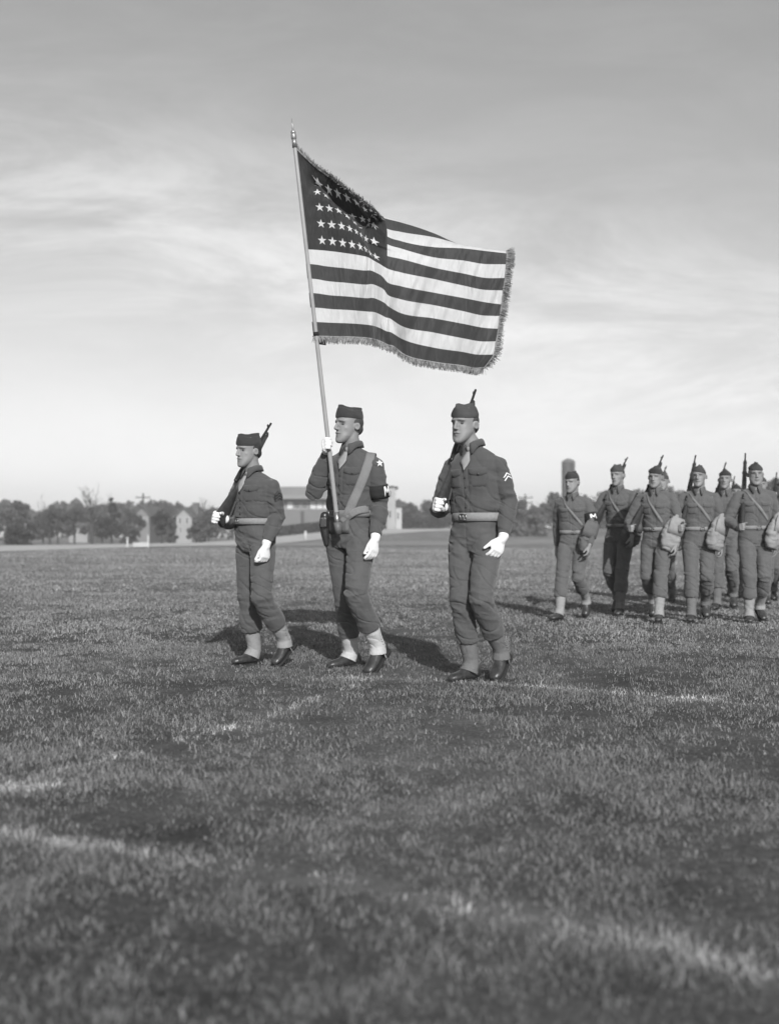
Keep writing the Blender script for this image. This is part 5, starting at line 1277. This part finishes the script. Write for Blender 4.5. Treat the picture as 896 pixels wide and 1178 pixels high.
def satchel(o, label, m, cx=.12, drop=.02, size=1.0, wsc=1.0):
    A, U, F = o['frame']; k = o['k']; J = o['J']
    c0 = J['belt'] + A * (.165) * k + F * (.085) * k + U * (.02 - drop) * k
    out = (F * .75 + A * .66).normalized(); r = (A * .75 - F * .66).normalized(); tilt = Matrix.Rotation(-.38, 3, out); r_ = tilt @ r; u_ = tilt @ U
    c0 = c0 + out * .055
    root = thing('shoulder_bag', c0, 0, label, 'bag', 'canvas bags slung on the marchers')
    b = MB(); s = k * size
    b.ring_loft([(c0 + u_ * a * s + r_ * o_ * s, r_ * w * s * wsc, out * t * s) for a, w, t, o_ in ((-.185, .03, .02, .012), (-.175, .07, .036, .012), (-.13, .096, .052, .01), (-.06, .104, .056, 0), (.02, .090, .046, -.004), (.09, .066, .034, -.008), (.15, .038, .022, -.01), (.185, .018, .012, -.01))], 22, .8)
    me = fuse(b, .009, 2, 'bag_body'); folds(me, k, [(c0, .2, .010)], .008, int(cx * 100)); obj('bag_body', me, m, root)
    b = MB(); rows = [[c0 + u_ * (z_) * s + r_ * (x_ * (.085 - .02 * (z_ > .1)) * s) + out * (.057 - .012 * abs(x_) - .12 * max(0, z_ - .05)) * s for x_ in (-1, -.5, 0, .5, 1)] for z_ in (-.02, .04, .10, .15)]; b.grid(rows, [[out * .004] * 5] * 4); obj('flap', b, m, root)
    tr = o['chest']; pts = []
    for h, a in ((.965, -1.5), (.93, -1.0), (.88, -.62), (.74, -.28), (.55, .08), (.36, .42), (.2, .72)):
        p, d_ = tr(h, a); pts.append((p, d_))
    b = MB(); ribbon(b, o['sf'], lerp_dense(pts, 20), .030 * k, .004, .003, 3); obj('strap', b, mat('worn_strap', .16, .9, .2, 40), root)
REAR = [  # px centre, Y, body yaw, head yaw, k, phase, arm, label bits
 (660, 11.55, 28, 42, .925, 1.05, .16, None, 'marching soldier with a lettered armband and no rifle at the left of the rear rank', 'long dark canvas bag at the hip of the soldier with no rifle', M_bagd),
 (712, 12.35, 30, 38, 1.0, -.95, .28, 'r', 'marching soldier just right of the rifleless one, his legs in shade', 'canvas bag on the soldier just right of the rifleless one', M_bagd),
 (755, 11.35, 26, 30, .955, -1.15, .12, 'r', 'bag-carrying soldier stepping out with the left leg, third from left in the rear rank', 'pale canvas bag on the third rear soldier from the left', M_bag),
 (803, 11.4, 14, 26, .96, .95, .05, 'r', 'fourth soldier from the left in the rear rank, slanting pale bag at his hip', 'pale slanting canvas bag of the fourth rear soldier', M_bag),
 (834, 13.2, 22, 24, 1.0, .8, .1, 'r', 'soldier half hidden behind the fourth rear soldier\'s shoulder', None, None),
 (867, 11.25, 8, 10, .97, .6, -.08, 'r', 'soldier facing the camera, pale bag at his hip, near right edge', 'bulging pale canvas bag on the soldier nearest the right edge', M_bag),
 (898, 14.6, 14, 14, .96, -.8, .1, 'r', 'soldier cut off by the right edge of the picture', None, None),
 (763, 14.3, 24, 28, 1.02, .7, .0, 'r', 'soldier almost wholly hidden behind the third rear soldier', None, None),
 (846, 15.8, 18, 20, .97, -.7, .0, 'r', 'farthest soldier, a cap and shoulder showing near the right edge', None, None),
 (874, 14.0, 14, 16, .98, .6, .0, 'r', 'soldier hidden behind the one nearest the right edge', None, None),
]
RLAB = {1: 'rifle of the second rear soldier from the left', 2: 'rifle of the third rear soldier from the left', 3: 'rifle of the fourth rear soldier with the slanting bag', 4: 'rifle of the soldier half hidden behind the fourth one',
        5: 'rifle held upright by the soldier nearest the right edge', 6: 'rifle of the soldier cut off by the right edge', 7: 'muzzle showing behind the cap of the third rear soldier', 8: 'distant rifle left of the soldier nearest the right edge', 9: 'muzzle showing right of the cap of the soldier nearest the right edge'}
M_trous2 = mat('olive_wool_trousers_worn', .10, .95, .10, 12, .35, 420, .15, sheen=.15)
M_shirt2 = mat('olive_wool_shirt_worn', .098, .95, .10, 14, .35, 420, .15, sheen=.15)
for n_, (px, Y, by, hy_, k, ph, arm, rf, lab, blab, bm) in enumerate(REAR):
    J, bt, mz = walker(Xp(px, Y), Y, math.radians(by), k, ph, math.radians(hy_), arm, 'rifle' if rf else 'none')
    o = build_person(lab, J, k, .0068, dict(leg=1 if n_ in (0, 2, 5) else 2, gloves=False, tie=False, seed=50 + n_ * 3, face=.9, hem=dict(L=.17, R=.17), cap_mat=MATS['wool_cap_grey'] if n_ % 2 else M_cap,
                     shirt_mat=M_shirt2, trouser_mat=M_trous2, jaw=(1.05, .92, 1.1, .98, .9, 1.12, 1, 1, 1, 1)[n_], nose=(.75, .9, .8, .95, .8, .7, .8, .8, .8, .8)[n_], full=(1.04, .96, 1.0, .97, .95, 1.05, 1, 1, 1, 1)[n_], broad=(1.02, .94, .97, 1.0, .92, 1.05, 1, 1, 1, 1)[n_], cap_roll=.02 + .09 * (n_ % 4), cap_tilt=.02 * (n_ % 3), sleeve=1.02, blouse=dict(L=.8, R=.8)), 'soldiers of the rear rank')
    if rf: rifle(bt, mz, mk_rifle_top(bt, mz), RLAB[n_], 'rifles of the rear rank')
    if blab: satchel(o, blab, bm, n_ * .1 + .12, .04, 1.14 if n_ else 1.1, 1.0 if n_ else .68)
    if n_ == 0:   # armband with a white letter on the left sleeve
        J = o['J']; ax = (J['shL'] - J['elL']).normalized(); cen = J['shL'].lerp(J['elL'], .64); o1 = (V((0, -1, 0)) - ax * V((0, -1, 0)).dot(ax)).normalized(); o2 = ax.cross(o1); rows, tk = [], []
        for i in range(4):
            row, t_ = [], []
            for j in range(28):
                a_ = 2 * PI * j / 28; dd = o1 * math.cos(a_) + o2 * math.sin(a_); c_ = cen + ax * (i / 3 - .5) * .10
                h = o['sf'].t.ray_cast(c_ + dd * .14, -dd, .14); q_ = h[0] if h[0] is not None and (h[0] - c_).length < .085 else c_ + dd * .066
                row.append(q_ + dd * .005); t_.append(dd * .003)
            rows.append(row); tk.append(t_)
        b = MB(); b.grid(rows, tk, close=True); band = sub(o, 'armband', b, M_dark); mwb = band.data.copy(); mwb.transform(world_of(o['root'])); sfa = Surf(mwb)
        od = (V((.35, -.93, 0)) - ax * V((.35, -.93, 0)).dot(ax)).normalized(); r_ = ax.cross(od).normalized(); r_ = r_ if r_.x > 0 else -r_
        obj('letter', letter_M(sfa, cen, r_, ax, -od, .030, .028, .014), M_white, band)
